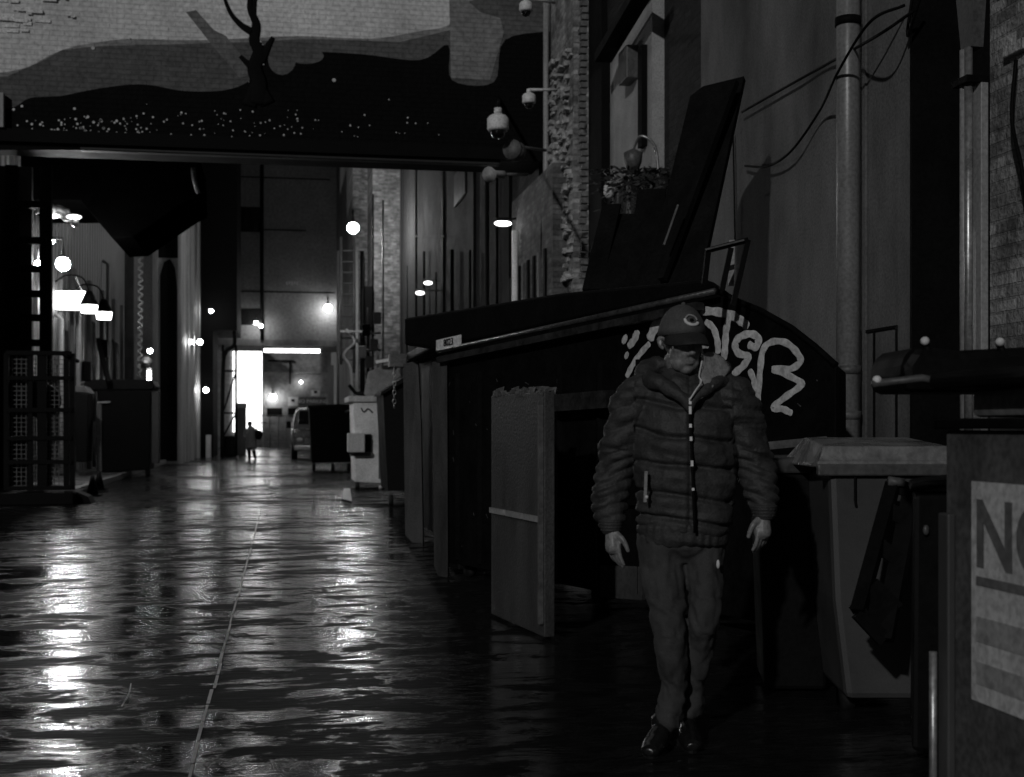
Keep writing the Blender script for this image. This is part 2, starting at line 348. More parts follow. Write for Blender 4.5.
# ladder
t = thing('fire_ladder', 'tall steel ladder and pipes fixed under the upper lamp at the far end', 'ladder', (2.4, y3+5.5, 0))
yl = y3+5.7; xl, xr = atY(341, 300, yl).x, atY(354, 300, yl).x; zt, zb = atY(345, 237, yl).z, atY(345, 365, yl).z
for x in (xl, xr): B().tube([(x, yl, zb), (x, yl, zt)], .05, 8).build('rail', GREYS, t, True)
k = int((zt-zb)/.42)
for i in range(k):
    B().tube([(xl, yl, zb+.2+i*.42), (xr, yl, zb+.2+i*.42)], .03, 6).build('rung', GREYS, t, True)
for px, r, m in ((357, .06, OFFW), (362, .08, DARK), (338, .05, GREYS)):
    x = atY(px, 300, yl+.2).x; B().tube([(x, yl+.2, 0), (x, yl+.2, zt-.5)], r, 8).build('pipe', m, t, True)
b = B(); z_ = atY(350, 333, yl).z; b.box(xl-.05, xl+1.9, yl-.4, yl-.34, z_, z_+.08); b.build('cross_rail', GALV, t)
b = B(); z_ = atY(350, 345, yl).z; b.tube(spl([(xl+.2, yl-.1, z_+.6), (xl+.5, yl-.2, z_+.1), (xl+.1, yl-.15, z_-.4), (xl+.4, yl-.1, z_-1.2), (xl+.35, yl-.1, 0.0)]), .05, 6); b.build('hose', OFFW, t, True)

# ================================================================= END OF THE ALLEY
t = thing('far_overhead_building', 'grey panelled building bridging the far end of the alley above the lit bay', 'building', (0, yK, 0))
ze = atY(290, 346, yK).z
B().box(-6, 5.5, yK, yK+5, ze, 19).build('wall', ENDW, t)
B().box(-6, 2.6, yK-.06, yK-.003, ze, atY(290, 340, yK).z).build('lintel', STUC, t)
x = atY(262, 300, yK).x; B().tube([(x, yK-.1, ze+.3), (x, yK-.1, 18)], .09, 8).build('standpipe', DARK, t, True)
for y_, xa, xb in ((230, 240, 306), (292, 238, 335), (178, 240, 330)):
    B().box(atY(xa, y_, yK).x, atY(xb, y_, yK).x, yK-.02, yK-.002, atY(280, y_, yK).z-.03, atY(280, y_, yK).z+.03).build('panel_joint', DARK, t)
for (xa, xb, ya, yb) in ((238, 261, 232, 207), (238, 261, 325, 309)):
    B().box(atY(xa, ya, yK).x, atY(xb, ya, yK).x, yK-.035, yK-.004, atY(250, ya, yK).z, atY(250, yb, yK).z).build('window', GLASSD, t)
text('NO PARKING', .22, atY(292, 283, yK-.01), (1, 0, 0), (0, 0, 1), 'lettering', STUC2, t) if False else None
b = B(); c = atY(292, 283, yK-.01)
for i in range(5): b.box(c.x-.3+i*.13, c.x-.22+i*.13, yK-.012, yK-.003, c.z-.1+.04*(i % 2), c.z+.08)
b.build('vent_grille', STUC2, t)
YE = 84
t = thing('loading_bay_building', 'lit grey back wall of the loading bay closing the alley', 'building', (0, YE, 0))
B().box(-8, 6, YE, YE+4, 0, 9).build('wall', mat('bay_wall', .34, .7, .45, .8, .2, 5), t)
B().box(3.0, 3.4, yK+5.003, YE-.003, 0, 9).build('side_wall', STUC2, t)
B().box(-5.4, -5.0, yK+5.003, YE-.003, 0, 9).build('side_wall', STUC2, t)
xa, xb = atY(233, 400, YE).x, atY(262, 400, YE).x; za, zb = atY(250, 432, YE).z, atY(250, 340, YE).z
B().box(xa, xb, YE-.12, YE-.01, za, zb).build('glowing_door_panel', DOORL, t)  # self-glowing panel stands in for lamplight on a white door
B().box(xb+.01, xb+.12, YE-.2, YE-.01, 0, zb).build('door_frame', OFFW, t)
b = B(); z_ = atY(290, 373, YE).z; b.tube([(xb+.1, YE-.1, z_), (3, YE-.1, z_)], .05, 6); b.build('conduit', OFFW, t, True)
b = B(); z_ = atY(290, 361, YE).z; b.box(atY(268, 361, YE).x, atY(294, 361, YE).x, YE-.2, YE-.05, z_-.05, z_+.05); x = atY(290, 361, YE).x; b.box(x-.05, x+.05, YE-.2, YE-.05, atY(290, 384, YE).z, z_-.051); b.build('drain_pipe', DARK, t)
for (xa_, xb_, y1, y2) in ((267, 282, 416, 408), (288, 298, 416, 408)):
    B().box(atY(xa_, y1, YE).x, atY(xb_, y1, YE).x, YE-.03, YE-.003, atY(270, y1, YE).z, atY(270, y2, YE).z).build('vent', DARK, t)
for (xa_, xb_, ya_, yb_, lab) in ((288, 298, 406, 397, 'white square notice with a dark mark on the lit back wall'), (311, 320, 396, 390, 'small white notice higher on the lit back wall by the van')):
    s_ = thing('wall_notice', lab, 'sign', (0, YE, 0))
    B().box(atY(xa_, ya_, YE).x, atY(xb_, ya_, YE).x, YE-.06, YE-.035, atY(290, ya_, YE).z, atY(290, yb_, YE).z).build('plate', WHITE, s_)
    c = atY((xa_+xb_)/2, (ya_+yb_)/2-1, YE-.065); B().box(c.x-.1, c.x+.1, YE-.066, YE-.061, c.z-.08, c.z+.08).build('mark', DARK, s_)
s_ = thing('wall_sign', 'dark banner sign with pale letters on the back wall above the van', 'sign', (0, YE, 0))
B().box(atY(299, 400, YE).x, atY(326, 400, YE).x, YE-.06, YE-.035, atY(290, 406, YE).z, atY(290, 397, YE).z).build('board', GREYS, s_)
b = B(); c = atY(312.5, 401.5, YE-.066)
text('NO PARKING', .33, c, (1, 0, 0), (0, 0, 1), 'lettering', WHITE, s_)
# railing in the bay
s_ = thing('guard_railing', 'thin pale pipe railing in front of the lit back wall', 'railing', (0, 80, 0))
xa, xb = atY(261, 420, 80).x, atY(296, 420, 80).x
for z_ in (.35, .9, 1.5, 2.0): B().tube([(xa, 80, z_), (xb, 80, z_)], .03, 6).build('rail', OFFW, s_, True)
for i in range(5): x = xa+(xb-xa)*i/4; B().tube([(x, 80, 0), (x, 80, 2.0)], .035, 6).build('post', OFFW, s_, True)
# tall sign board on right of the bay
s_ = thing('notice_board', 'tall narrow white board standing on the right of the lit bay', 'board', (2.6, 74, 0))
B().box(atY(328, 380, 65).x, atY(334, 380, 65).x, 65, 65.1, atY(330, 408, 65).z, atY(330, 365, 65).z).build('panel', OFFW, s_, bevel=.01)
B().box(atY(330, 380, 65).x, atY(332, 380, 65).x, 65.02, 65.08, 0, atY(330, 408, 65).z-.002).build('post', GALV, s_)

# ================================================================= LEFT SIDE BUILDINGS
t = thing('corrugated_building', 'lamp lit ribbed metal wall building on the left behind the cage', 'building', (LX, 30, 0))
yl0, yl1 = YB+1.01, 44
B().box(LX-4, LX, yl0, yl1, 0, 16).build('wall', CORR, t)
for px in (58, 70, 87, 100, 112, 120, 133, 139):
    y = atX(px, 300, LX).y; B().box(LX-.0+.001, LX+.1, y, y+.32, .13, 5.2).build('pilaster_strip', STUC, t)
for px in (64, 94, 106, 126): 
    y = atX(px, 300, LX).y; B().box(LX+.001, LX+.03, y, y+.5, .5, 3.6).build('window', DARK, t)
b = B(); b.bar(atX(98, 340, LX+.3), atX(109, 383, LX+.9), .1, .12); b.build('stair_stringer', BLACKM, t)
t = thing('recessed_building', 'tall building with vertical ribs and a black doorway on the far left', 'building', (-4.6, 50, 0))
B().box(-9, -3.5, 46, 54.99, 0, 17).build('wall', mat('ribbed_render', .36, .75, .5, 1.5, .2, 20, streak=True), t)
B().box(-9, -4.9, yl1+.003, 45.99, 0, 17).build('side_wall', STUC, t)
for px, w in ((186, .2), (191, .3), (197, .3)):
    y = atX(px, 300, -3.5).y; B().box(-3.499, -3.4, y, y+w*2, 0, 16).build('rib', OFFW, t)
for xa, xb in ((153, 158), (178.5, 181.5)): B().box(atY(xa, 300, 46).x, atY(xb, 300, 46).x, 45.85, 45.998, 0, 16).build('rib', OFFW, t)
b = B(); b.prism([atY(x, y, 45.95) for x, y in ((160, 461), (160, 275), (164, 262), (170, 259), (175, 268), (177, 290), (177, 461))], (0, .045, 0)); b.build('door', DARK, t)
B().box(atY(158.5, 300, 46).x, atY(178, 300, 46).x, 45.97, 45.998, atY(170, 258, 46).z, 16).build('upper_panel', DARK, t)
t = thing('black_annexe', 'black unlit annexe tower jutting into the alley at far left', 'building', (-3.6, 58, 0))
xa, xb = atY(203, 300, 55).x, atY(237, 300, 55).x; zc = atY(220, 330, 55).z
B().box(-9, xb, 55, 60, zc, 19).build('upper_block', DARK, t)
B().box(-9, atY(213, 400, 55).x, 55.01, 59, 0, zc-.003).build('lower_block', DARK, t)
b = B(); c0 = Vector((xb-.1, 55.2, zc)); b.tube(spl([(xb-.12, 55.3, zc-.02), atY(234, 345, 55.3), atY(226, 352, 55.3), atY(223, 372, 55.3), atY(222, 458, 55.3)]), .09, 6); b.build('curved_bracket', BLACKM, t, True)
B().box(atY(206, 430, 54.5).x, atY(211, 430, 54.5).x, 54.4, 54.7, 0, atY(208, 435, 54.5).z).build('pale_post', OFFW, t)
# far wall behind the scaffold (light)
t = thing('scaffold_stair', 'black steel scaffold stair in front of the bright doorway', 'scaffold', (-2.6, 58, 0))
ys = 57
xs = [atY(p, 400, ys).x for p in (223, 236)]; ztop = atY(230, 345, ys).z
for x in xs: B().tube([(x, ys, 0), (x, ys, ztop)], .06, 6).build('post', BLACKM, t, True)
for y_ in (371, 413, 437): z_ = atY(230, y_, ys).z; B().bar((xs[0], ys, z_), (xs[1], ys, z_), .08).build('platform', BLACKM, t)
for ya_, yb_ in ((371, 413), (413, 437)): B().tube([(xs[0], ys+.08, atY(230, yb_, ys).z), (xs[1], ys+.08, atY(230, ya_, ys).z)], .04, 6).build('brace', BLACKM, t, True)
t = thing('utility_cabinet', 'black box cabinet standing under the scaffold stair', 'cabinet', (-2.8, 56.5, 0))
B().box(atY(224, 440, 56).x, atY(235, 440, 56).x, 56, 56.6, 0, atY(230, 436, 56).z).build('body', BLACKM, t, bevel=.03)
B().box(atY(225, 440, 56).x, atY(234, 440, 56).x, 55.96, 55.998, .1, atY(230, 438, 56).z).build('door', DARK, t)
t = thing('concrete_column', 'grey concrete column behind the distant pedestrian', 'column', (-2, 61, 0))
B().box(atY(237, 440, 61).x, atY(246, 440, 61).x, 61, 61.5, 0, atY(240, 408, 61).z).build('shaft', STUC, t, bevel=.02)
B().box(atY(236.5, 440, 61).x, atY(246.5, 440, 61).x, 60.95, 61.55, atY(240, 408, 61).z+.002, atY(240, 403, 61).z).build('cap', OFFW, t, bevel=.02)

# black canopy jutting from the left wall
t = thing('canopy', 'black sloping canopy hanging under the painted overpass on the left', 'canopy', (-3.5, 26, 0))
Yc = 27; b = B()
poly = [atY(x, y, Yc) for x, y in ((-40, 150), (197, 150), (199, 194), (186, 201), (133, 237), (112, 238), (80, 200), (-40, 200))]
b.prism(poly, (0, 3, 0)); b.build('hood', mat('canopy_cloth', .0015, .95, .4, 3, .1, spec=0), t, bevel=.02)
b = B(); p = atY(193, 168, Yc-.1); b.tube([p, atY(194, 180, Yc-.1), atY(198, 193, Yc-.1)], .05, 6); b.build('hanger', GREYS, t, True)

# spiral conduit / chain on the left
t = thing('hanging_chain', 'long twisted chain hanging against the wall left of the black doorway', 'chain', (-4.2, 42, 0))
b = B(); p0, p1 = atY(141, 205, 41), atY(140, 378, 41)
k = 46
for i in range(k):
    q0 = p0.lerp(p1, i/k); q1 = p0.lerp(p1, (i+.8)/k); s1 = .07 if i % 2 else -.07; b.bar((q0.x-s1, q0.y, q0.z), (q1.x+s1, q1.y, q1.z), .05, .05)
b.build('links', GALV, t)
t['label'] = t['label']

# ================================================================= LAMPS
def globe(name, label, p, r, m, arm_to, group=None, back=GREYS):
    l = thing(name, label, 'lamp', p, 0, group)
    B().ball(p, r, 16, 10).build('globe', m, l, True)
    b = B(); b.tube([Vector(arm_to), Vector((p[0], p[1], arm_to[2])), Vector(p)+Vector((0, 0, r*.9))], r*.22, 8); b.build('arm', back, l, True)
    B().tube([Vector(p)+Vector((0, 0, r*.85)), Vector(p)+Vector((0, 0, r*1.35))], [r*.75, r*.35], 12).build('cap', back, l, True)
    return l
GL = 'wall lamps burning along the alley'
p = atX(63, 264, LX+.9); globe('wall_lamp', 'brightest round lamp on the left ribbed wall above the lit sign', p, .135, LAMP, (LX, p.y, p.z+.5))
p = P(353, 228, 44); globe('wall_lamp', 'high bright lamp above the fire ladder at the far right', p, .19, emit('high_lamp_glow', 330), (p.x+.3, p.y+5.8, p.z+.6))
p = atY(328, 308, yK-.6); globe('wall_lamp', 'bright lamp low on the far panelled wall beside the ladder', p, .19, emit('far_lamp_glow', 55), (p.x, yK, p.z+.5))
p = atY(256, 323, yK-.7); globe('wall_lamp', 'small lamp on bracket below the dark window of the far panelled wall', p, .10, LAMP2, (p.x, yK, p.z+.3))
p = atY(261, 326, yK-.7); globe('wall_lamp', 'small lamp right beside another below the far standpipe', p, .08, LAMP2, (p.x, yK, p.z+.3))
p = P(200, 342, 50); globe('wall_lamp', 'right one of two small paired lamps on far left ribbed building', P(200, 342, 49.5), .10, LAMP2, tuple(P(196, 340, 49.8)))
globe('wall_lamp', 'left one of two small paired lamps on far left ribbed building', P(192, 342, 46.5), .08, LAMP2, tuple(P(188, 340, 46.8)))
globe('wall_lamp', 'small low lamp on pole beside the black annexe', P(206, 390, 52), .10, LAMP2, tuple(P(206, 385, 52.4)))
globe('wall_lamp', 'tiny slanted lamp on black annexe above the paired lamps', P(211, 311, 52.5), .08, LAMP2, tuple(P(207, 309, 52.9)))
globe('wall_lamp', 'small soft lamp on the grey back wall of the lit bay', atY(273, 397, YE-.5), .22, emit('bay_lamp_glow', 25), tuple(atY(273, 392, YE)))
globe('wall_lamp', 'tiny lamp high on the back wall of the lit bay', atY(301, 382, YE-.4), .09, emit('bay_lamp_glow', 25), tuple(atY(301, 380, YE)))
globe('wall_lamp', 'small lamp above the wall box left of the black doorway', P(150, 351, 38), .07, LAMP2, tuple(P(147, 348, 38)))
l = thing('light_tube', 'short vertical light tube under the small lamp by the left bin', 'lamp', P(149, 375, 38)); p = P(149, 371, 38); q = P(149, 381, 38)
B().tube([q, p], .045, 8).build('tube', LAMP2, l, True); B().box(p.x-.07, p.x+.07, p.y+.05, p.y+.16, q.z-.1, p.z+.1).build('backplate', GREYS, l)
l = thing('wall_box', 'small round grey meter box on the left wall beneath a small lamp', 'box', P(148, 362, 38.4)); p = P(146, 362, 38.4)
B().ball(p, (.18, .1, .18)).build('housing', GREYS, l, True); B().box(p.x-.05, p.x+.05, p.y-.13, p.y-.09, p.z-.04, p.z+.04).build('dial', OFFW, l)
# small far lights at x 38..
globe('wall_lamp', 'small lamp behind cage rails at the far left edge', atX(38, 264, LX+.4), .07, LAMP2, tuple(atX(38, 262, LX)))
globe('wall_lamp', 'flat small lamp just above the brightest left lamp', atX(52, 241, LX+.5), .055, LAMP2, tuple(atX(52, 239, LX)))
# fluorescent strip of the bay
l = thing('strip_light', 'long fluorescent strip light under the far panelled wall', 'lamp', (0, yK+.4, ze))
xa, xb = atY(264, 350, yK+.4).x, atY(320, 350, yK+.4).x
B().tube([(xa, yK+.4, ze-.22), (xb, yK+.4, ze-.22)], .09, 10).build('tube', TUBE, l, True)
B().box(xa-.1, xb+.1, yK+.25, yK+.55, ze-.12, ze-.004).build('housing', OFFW, l)
# lit sign box and lamp shades on the left wall
l = thing('lit_sign', 'blank white glowing box sign projecting from the left ribbed wall', 'sign', atX(70, 300, LX+.8))
Ys = atX(56, 300, LX).y; xa, xb = atY(53, 300, Ys).x, atY(86, 300, Ys).x
B().box(xa, xb, Ys, Ys+.18, atY(70, 309, Ys).z, atY(70, 291, Ys).z).build('light_box', SIGNL, l, bevel=.01)
B().box(xa-.03, xb+.03, Ys+.18, Ys+.24, atY(70, 310, Ys).z, atY(70, 290, Ys).z).build('casing', GREYS, l)
b = B(); b.tube([(xb-.1, Ys+.1, atY(70, 290, Ys).z), (xb-.25, Ys+.1, atY(70, 276, Ys).z)], .012, 5); b.build('stay_wire', GALV, l)
for i, (px, py) in enumerate(((89, 306), (104, 313))):
    X0 = LX+.75; c = atX(px, py, X0); l = thing('gooseneck_lamp', ['shaded lamp directly right of the glowing box sign', 'shaded lamp with cone hood further right of the glowing box sign'][i], 'lamp', c, 0, 'shaded lamps beside the lit sign')
    B().tube([c+Vector((0, 0, .35)), c+Vector((0, 0, .02))], [.07, .22], 16).build('lamp_shade', BLACKM, l, True)
    B().tube([c+Vector((0, 0, .015)), c+Vector((0, 0, -.16))], [.20, .17], 16).build('bulb', SHADEL, l, True)
    B().tube(spl([c+Vector((0, 0, .35)), c+Vector((-.15, 0, .65)), c+Vector((-.5, 0, .7)), Vector((LX, c.y, c.z+.55))]), .02, 6).build('arm', BLACKM, l, True)
# plastic-wrapped lamp cluster high left
l = thing('wrapped_lamp', 'lamp wrapped in crumpled plastic under the overpass, top left', 'lamp', P(60, 212, 24))
b = B(); pts = [P(38, 203, 24), P(50, 206, 24), P(62, 211, 24), P(76, 219, 24)]
for i in range(3):
    q = spl([x+Vector((random.uniform(-.05, .05), random.uniform(-.1, .1), random.uniform(-.06, .06)-.05*i)) for x in pts], 5); b.tube(q, [.03+.05*abs(math.sin(j*1.3+i)) for j in range(len(q))], 7)
b.build('plastic_wrap', mat('crumpled_plastic', .5, .3, .6, 12, .5, 10), l, True)
for px, py in ((52, 216), (74, 217)): c = P(px, py, 23.9); B().ball(c, (.14, .1, .045)).build('bulb', emit('dim_bulb', 3.2), l, True)
# security lamp on the right wall with its lit pipe
l = thing('bulkhead_lamp', 'small oval lamp lit on the right brick wall below the overpass', 'lamp', P(503, 224, 22))
c = P(503, 223.5, 22); B().ball(c, (.15, .08, .045)).build('lens', emit('bulkhead_glow', 9), l, True)
B().box(c.x-.12, c.x+.12, c.y-.05, c.y+.1, c.z+.035, c.z+.10).build('housing', BLACKM, l, bevel=.01)
B().tube([c+Vector((.1, .05, .07)), (WX-.2, c.y+.1, c.z+.12)], .02, 6).build('arm', BLACKM, l, True)
for px, py, tt, lab in ((420, 293, 34, 'tiny flat lamp low on the dark right building'), (428, 283, 35, 'tiny lamp above another on the dark right building')):
    c = P(px, py, tt); l = thing('bulkhead_lamp', lab, 'lamp', c); B().ball(c, (.12, .06, .05)).build('lens', emit('faint_glow', 5), l, True)
    B().box(c.x-.1, c.x+.12, c.y, c.y+.12, c.z+.05, c.z+.12).build('housing', GREYS, l); B().tube([c+Vector((0, .1, .08)), (WX, c.y+.1, c.z+.08)], .02, 5).build('arm', GREYS, l)
# ================================================================= PIPES AND CABLES ON THE RIGHT
t = thing('drainpipe', 'thick grey drainpipe running down the stained stucco wall', 'pipe', (WX-.12, 8, 0))
y = yR(848, WX-.14); B().tube([(WX-.14, y, .0), (WX-.14, y, 7)], .085, 18).build('pipe', mat('drain_paint', .20, .35, .3, 6, .1, streak=True), t, True)
for py in (22, 370, 415): z_ = atX(848, py, WX-.14).z; B().tube([(WX-.14, y, z_-.03), (WX-.14, y, z_+.03)], .094, 18).build('bracket', DARK if py == 22 else GREYS, t, True)
t = thing('conduit_pipe', 'bright metal twin conduit with a clamp next to the doorway recess', 'pipe', (WX-.1, 7.6, 0))
y = yR(966, WX-.1); zt = atX(966, 58, WX).z
for d in (-.027, .025): B().tube([(WX-.1, y+d, 1.0), (WX-.1, y+d, zt)], .025, 12).build('pipe', GALV if d < 0 else PIPE, t, True)
z_ = atX(966, 90, WX).z; B().box(WX-.145, WX, y-.09, y+.09, z_-.02, z_+.02).build('clamp', BLACKM, t)
b = B(); b.prism([(WX-.1, y-.06, zt), (WX-.1, y+.06, zt), (WX-.1, y+.12, zt+.35), (WX-.1, y-.10, zt+.35)], (.08, 0, 0)); b.build('cable_entry', GREYS, t)
t = thing('wall_pipe', 'slim pipe running up the wall edge left of the rough brick', 'pipe', (WX-.2, 17, 0))
y = yR(546, WX-.15); B().tube([(WX-.15, y, 2.2), (WX-.15, y, 8)], .045, 10).build('pipe', PIPE, t, True)
B().tube(spl([(WX-.2, y, 3.5), (WX-.25, y-.15, 4.2), (WX-.2, y-.05, 4.9)]), .02, 6).build('cable', BLACKM, t, True)
t = thing('lit_pipe', 'pale pipe brightly lit beneath the oval lamp', 'pipe', (WX-.3, 18, 0))
q0, q1 = atX(515, 293, WX-.35), atX(518, 228, WX-.35); B().tube([(q0.x, q0.y, 0), (q0.x, q0.y, q1.z)], .055, 10).build('pipe', WHITE, t, True)
for z_ in (2.0, 3.2): B().box(q0.x-.07, WX, q0.y-.03, q0.y+.03, z_, z_+.05).build('bracket', GREYS, t)
CL = mat('clutter_grey', .09, .5, .5, 6)
t = thing('pipe_bundle', 'cluster of pipes and boxes on the ribbed wall between the cage and the big bin', 'pipes', (LX, 32, 0))
for i in range(7):
    y = 26+i*2.35+random.random(); z_ = random.uniform(3.4, 6.5); B().tube([(LX+.16, y, .2), (LX+.16, y, z_), (LX+.02, y+.05, z_+.1)], random.uniform(.03, .06), 6).build('pipe', random.choice([CL, DARK, OFFW]), t, True)
for i in range(6):
    y = 27+i*2.6+random.random(); z_ = random.uniform(1.6, 3.6); B().box(LX+.002, LX+.22, y, y+.45, z_, z_+.5).build('box', random.choice([CL, DARK]), t, bevel=.02)
t = thing('pipe_bundle', 'cluster of pipes brackets and meter boxes on the far right brick wall', 'pipes', (2.6, 48, 0))
for i, px in enumerate((364, 368, 373, 378, 383)):
    q = atY(px, 400, 42.9+i*.05); B().tube([(q.x, q.y, 0), (q.x, q.y, random.uniform(4, 9.5))], .035+.02*(i % 2), 6).build('pipe', random.choice([CL, DARK]), t, True)
for px, py in ((366, 330), (374, 345), (369, 362), (377, 318), (362, 352)):
    q = atY(px, py, 42.7); B().box(q.x-.13, q.x+.13, q.y-.1, q.y, q.z-.2, q.z+.2).build('box', random.choice([CL, OFFW, DARK]), t, bevel=.02)
for py in (334, 351): a_, b_ = atY(361, py, 42.7), atY(381, py-1, 42.7); B().tube([a_, b_], .04, 6).build('bracket', CL, t, True)
t = thing('pipe_bundle', 'dark pipes and rails on the unlit wall beyond the oval lamp', 'pipes', (WX, 27, 0))
for px, w_ in ((407, .03), (424, .04), (436, .03), (452, .05), (470, .03), (487, .05), (497, .03)):
    q = atX(px, 300, WX-.12); B().tube([(q.x, q.y, 0), (q.x, q.y, random.uniform(5, 9))], w_, 6).build('pipe', random.choice([CL, DIM, DARK]), t, True)
# piece of lit brick wall behind it
t = thing('wall_stub', 'short lit block wall with dark vertical joints behind the pale pipe', 'wall', (WX-.1, 18.5, 0))
B().box(WX-.25, WX-.001, yR(553, WX-.25)+.02, yR(512, WX-.25), 0, zs-.4).build('blockwork', mat('dark_blockwork', .13, .8, .7, 3, .4, 30, brick='x'), t)
for px, m_ in ((521, DARK), (525, GREYS), (530, DARK), (536, DARK), (541, GREYS), (547, DARK)): y = yR(px, WX-.25); B().box(WX-.29, WX-.252, y, y+.12, 1.5, 4).build('cable_duct', m_, t)
def cable(lab, pts, r=.012, name='overhead_cable', m=BLACKM):
    q = spl(pts, 10); return tag(B().tube(q, r, 6).build(name, m, None, True), lab, 'cable')
cable('straight black cable crossing the stucco wall behind the drainpipe', [atX(742, 112, WX-.06), atX(795, 82, WX-.05), atX(838, 58, WX-.05), atX(880, 34, WX-.25), atX(915, 10, WX-.06)], .011)
cable('slack black cable drooping in a loop on the stucco wall', [atX(745, 166, WX-.05), atX(768, 166, WX-.08), atX(792, 150, WX-.1), atX(820, 110, WX-.08), atX(838, 72, WX-.25), atX(870, 22, WX-.25), atX(905, 5, WX-.05)], .011)
cable('thin cable hanging straight down behind the leaning board', [atX(733, 130, WX-.05), atX(734, 180, WX-.05), atX(735, 240, WX-.04)], .008)
cable('black cable running down the rough brick at the right edge', [atX(1016, 60, WX-.05), atX(1012, 120, WX-.08), atX(1022, 170, WX-.1), atX(1030, 230, WX-.05)], .012)
cable('looped black cable hanging at the top beside the recess', [atX(912, 0, WX-.05), atX(908, 25, WX-.06), atX(908, 36, WX-.06), atX(913, 20, WX-.06), atX(921, -5, WX-.05)], .010)
# security cameras
def domecam(lab, px, py, tt, s_, arm):
    c = P(px, py, tt); l = thing('security_camera', lab, 'camera', c, 0, 'dome cameras on the overpass corner')
    B().tube([c+Vector((0, 0, z_*s_)) for z_ in (-.05, -.02, .10, .14, .17)], [.125*s_, .14*s_, .14*s_, .11*s_, .05*s_], 20).build('housing', WHITE, l, True)
    B().ball(c+Vector((0, 0, -.055*s_)), (.10*s_, .10*s_, .10*s_), 18, 10).build('dome', GLASSD, l, True)
    B().tube([c+Vector((0, 0, .17*s_)), c+Vector((0, 0, .24*s_))], .05*s_, 12).build('neck', WHITE, l, True)
    B().tube([c+Vector((0, 0, .23*s_)), Vector(arm)], .03*s_, 8).build('arm', DARK if s_ > .9 else WHITE, l, True)
p_ = P(498, 126, 15.5); domecam('larger white dome camera hanging in front of the overpass mural', 498, 127, 15.5, .95, tuple(atY(499, 99, YB)))
p_ = P(530, 99, 15.6); domecam('smaller white dome camera on short arm beside the slim pipe', 529, 101, 15.6, .6, (p_.x+.35, p_.y+.05, p_.z+.14))
p_ = P(526, 8, 15.6); domecam('white camera at the very top edge above the other cameras', 526, 9, 15.6, .6, (p_.x+.4, p_.y+.2, p_.z+.15))
l = thing('floodlight', 'unlit round floodlight below the dome cameras', 'floodlight', P(519, 152, 15.8)); c = P(519, 152, 15.8)
B().tube([c+Vector((-.1, -.12, 0)), c+Vector((-.02, 0, 0)), c+Vector((.06, .12, 0))], [.12, .12, .05], 16).build('housing', GREYS, l, True)
B().tube([c+Vector((-.118, -.15, 0)), c+Vector((-.102, -.124, 0))], [.12, .125], 16).build('rim', GREYS, l, True)
B().tube([c+Vector((0, .05, .08)), c+Vector((.4, .3, .1))], .02, 6).build('arm', GREYS, l, True)
l = thing('speaker_horn', 'small unlit white horn fixture left of the floodlight', 'fixture', P(494, 174, 15.8)); c = P(495, 174, 15.8)
B().tube([c+Vector((-.09, -.1, -.03)), c, c+Vector((.12, .02, .0))], [.10, .045, .05], 12).build('horn', OFFW, l, True); B().tube([c+Vector((.1, 0, 0)), c+Vector((.45, .2, .05))], .02, 6).build('bracket', GREYS, l, True)

# dark box and plants
t = thing('ivy_clump', 'dark leafy weeds clinging to the wall below the pale panel', 'plant', atX(635, 180, WX-.2))
b = B()
for i in range(420):
    c = atX(random.gauss(632, 17), 178+abs(random.gauss(0, 1))*22*random.random()+random.uniform(-12, 6), WX-.12-random.random()*.45); a = random.uniform(0, 6.28); s_ = random.uniform(.03, .06)
    d1 = Vector((math.cos(a), math.sin(a), random.uniform(-.6, .6)))*s_; d2 = Vector((-math.sin(a)*.5, math.cos(a)*.5, random.uniform(-.7, .7)))*s_*.7
    b.add([c-d1, c+d2, c+d1, c-d2], [(0, 1, 2, 3)])
b.build('foliage', mat('dark_leaves', .05, .5, .5, 20, .1), t)
b = B()
for i in range(7): x = 612+i*7; b.tube(spl([atX(x+random.uniform(-4, 4), 262, WX-.1), atX(x+random.uniform(-4, 4), 225, WX-.25), atX(x+random.uniform(-6, 6), 185, WX-.2)]), .015, 5)
b.build('stem', WOOD, t, True)
t = thing('wall_lantern', 'unlit wall lantern with a curved highlight above the weeds', 'lantern', atX(640, 150, WX)); c = atX(633, 158, WX-.25)
B().tube([c+Vector((0, 0, -.16)), c+Vector((0, 0, -.05)), c+Vector((0, 0, .06)), c+Vector((0, 0, .1))], [.06, .1, .11, .03], 10).build('shade', GREYS, t, True)
B().tube(spl([c+Vector((0, 0, .1)), c+Vector((.05, -.15, .22)), c+Vector((.2, -.2, .1)), c+Vector((.25, -.2, -.25))]), .016, 8).build('arm', GALV, t, True)
B().ball(atX(609, 190, WX-.2), (.07, .07, .11)).build('bulb', WHITE, t, True)

# ================================================================= DUMPSTERS, RIGHT
FA = P(445, 500, 10.9); FA.z = 0; FB = P(836, 500, 7.0); FB.z = 0
fd = (FB-FA).normalized(); fn = Vector((-fd.y, fd.x, 0));  fn = fn if fn.x < 0 else -fn     # faces the alley
def fp(px, py, off=0.0): return onpl(px, py, FA+fn*off, fn)
t = thing('dumpster', 'large black slant sided dumpster with white graffiti behind the walking man', 'dumpster', FA)
def face(pts, off, depth, name, m, **kw): return B().prism([fp(x, y, off) for x, y in pts], -fn*depth).build(name, m, t, **kw)
def gz(px, off, z): q = fp(px, 427, off); return Vector((q.x, q.y, z))
body = [fp(446, 352), fp(716, 294), fp(735, 301), fp(760, 311), fp(792, 329), fp(815, 347), fp(836, 366), gz(836, 0, .12), gz(446, 0, .12)]
B().prism(body, (.45, .85, 0)).build('body', BLACKM, t, bevel=.01)
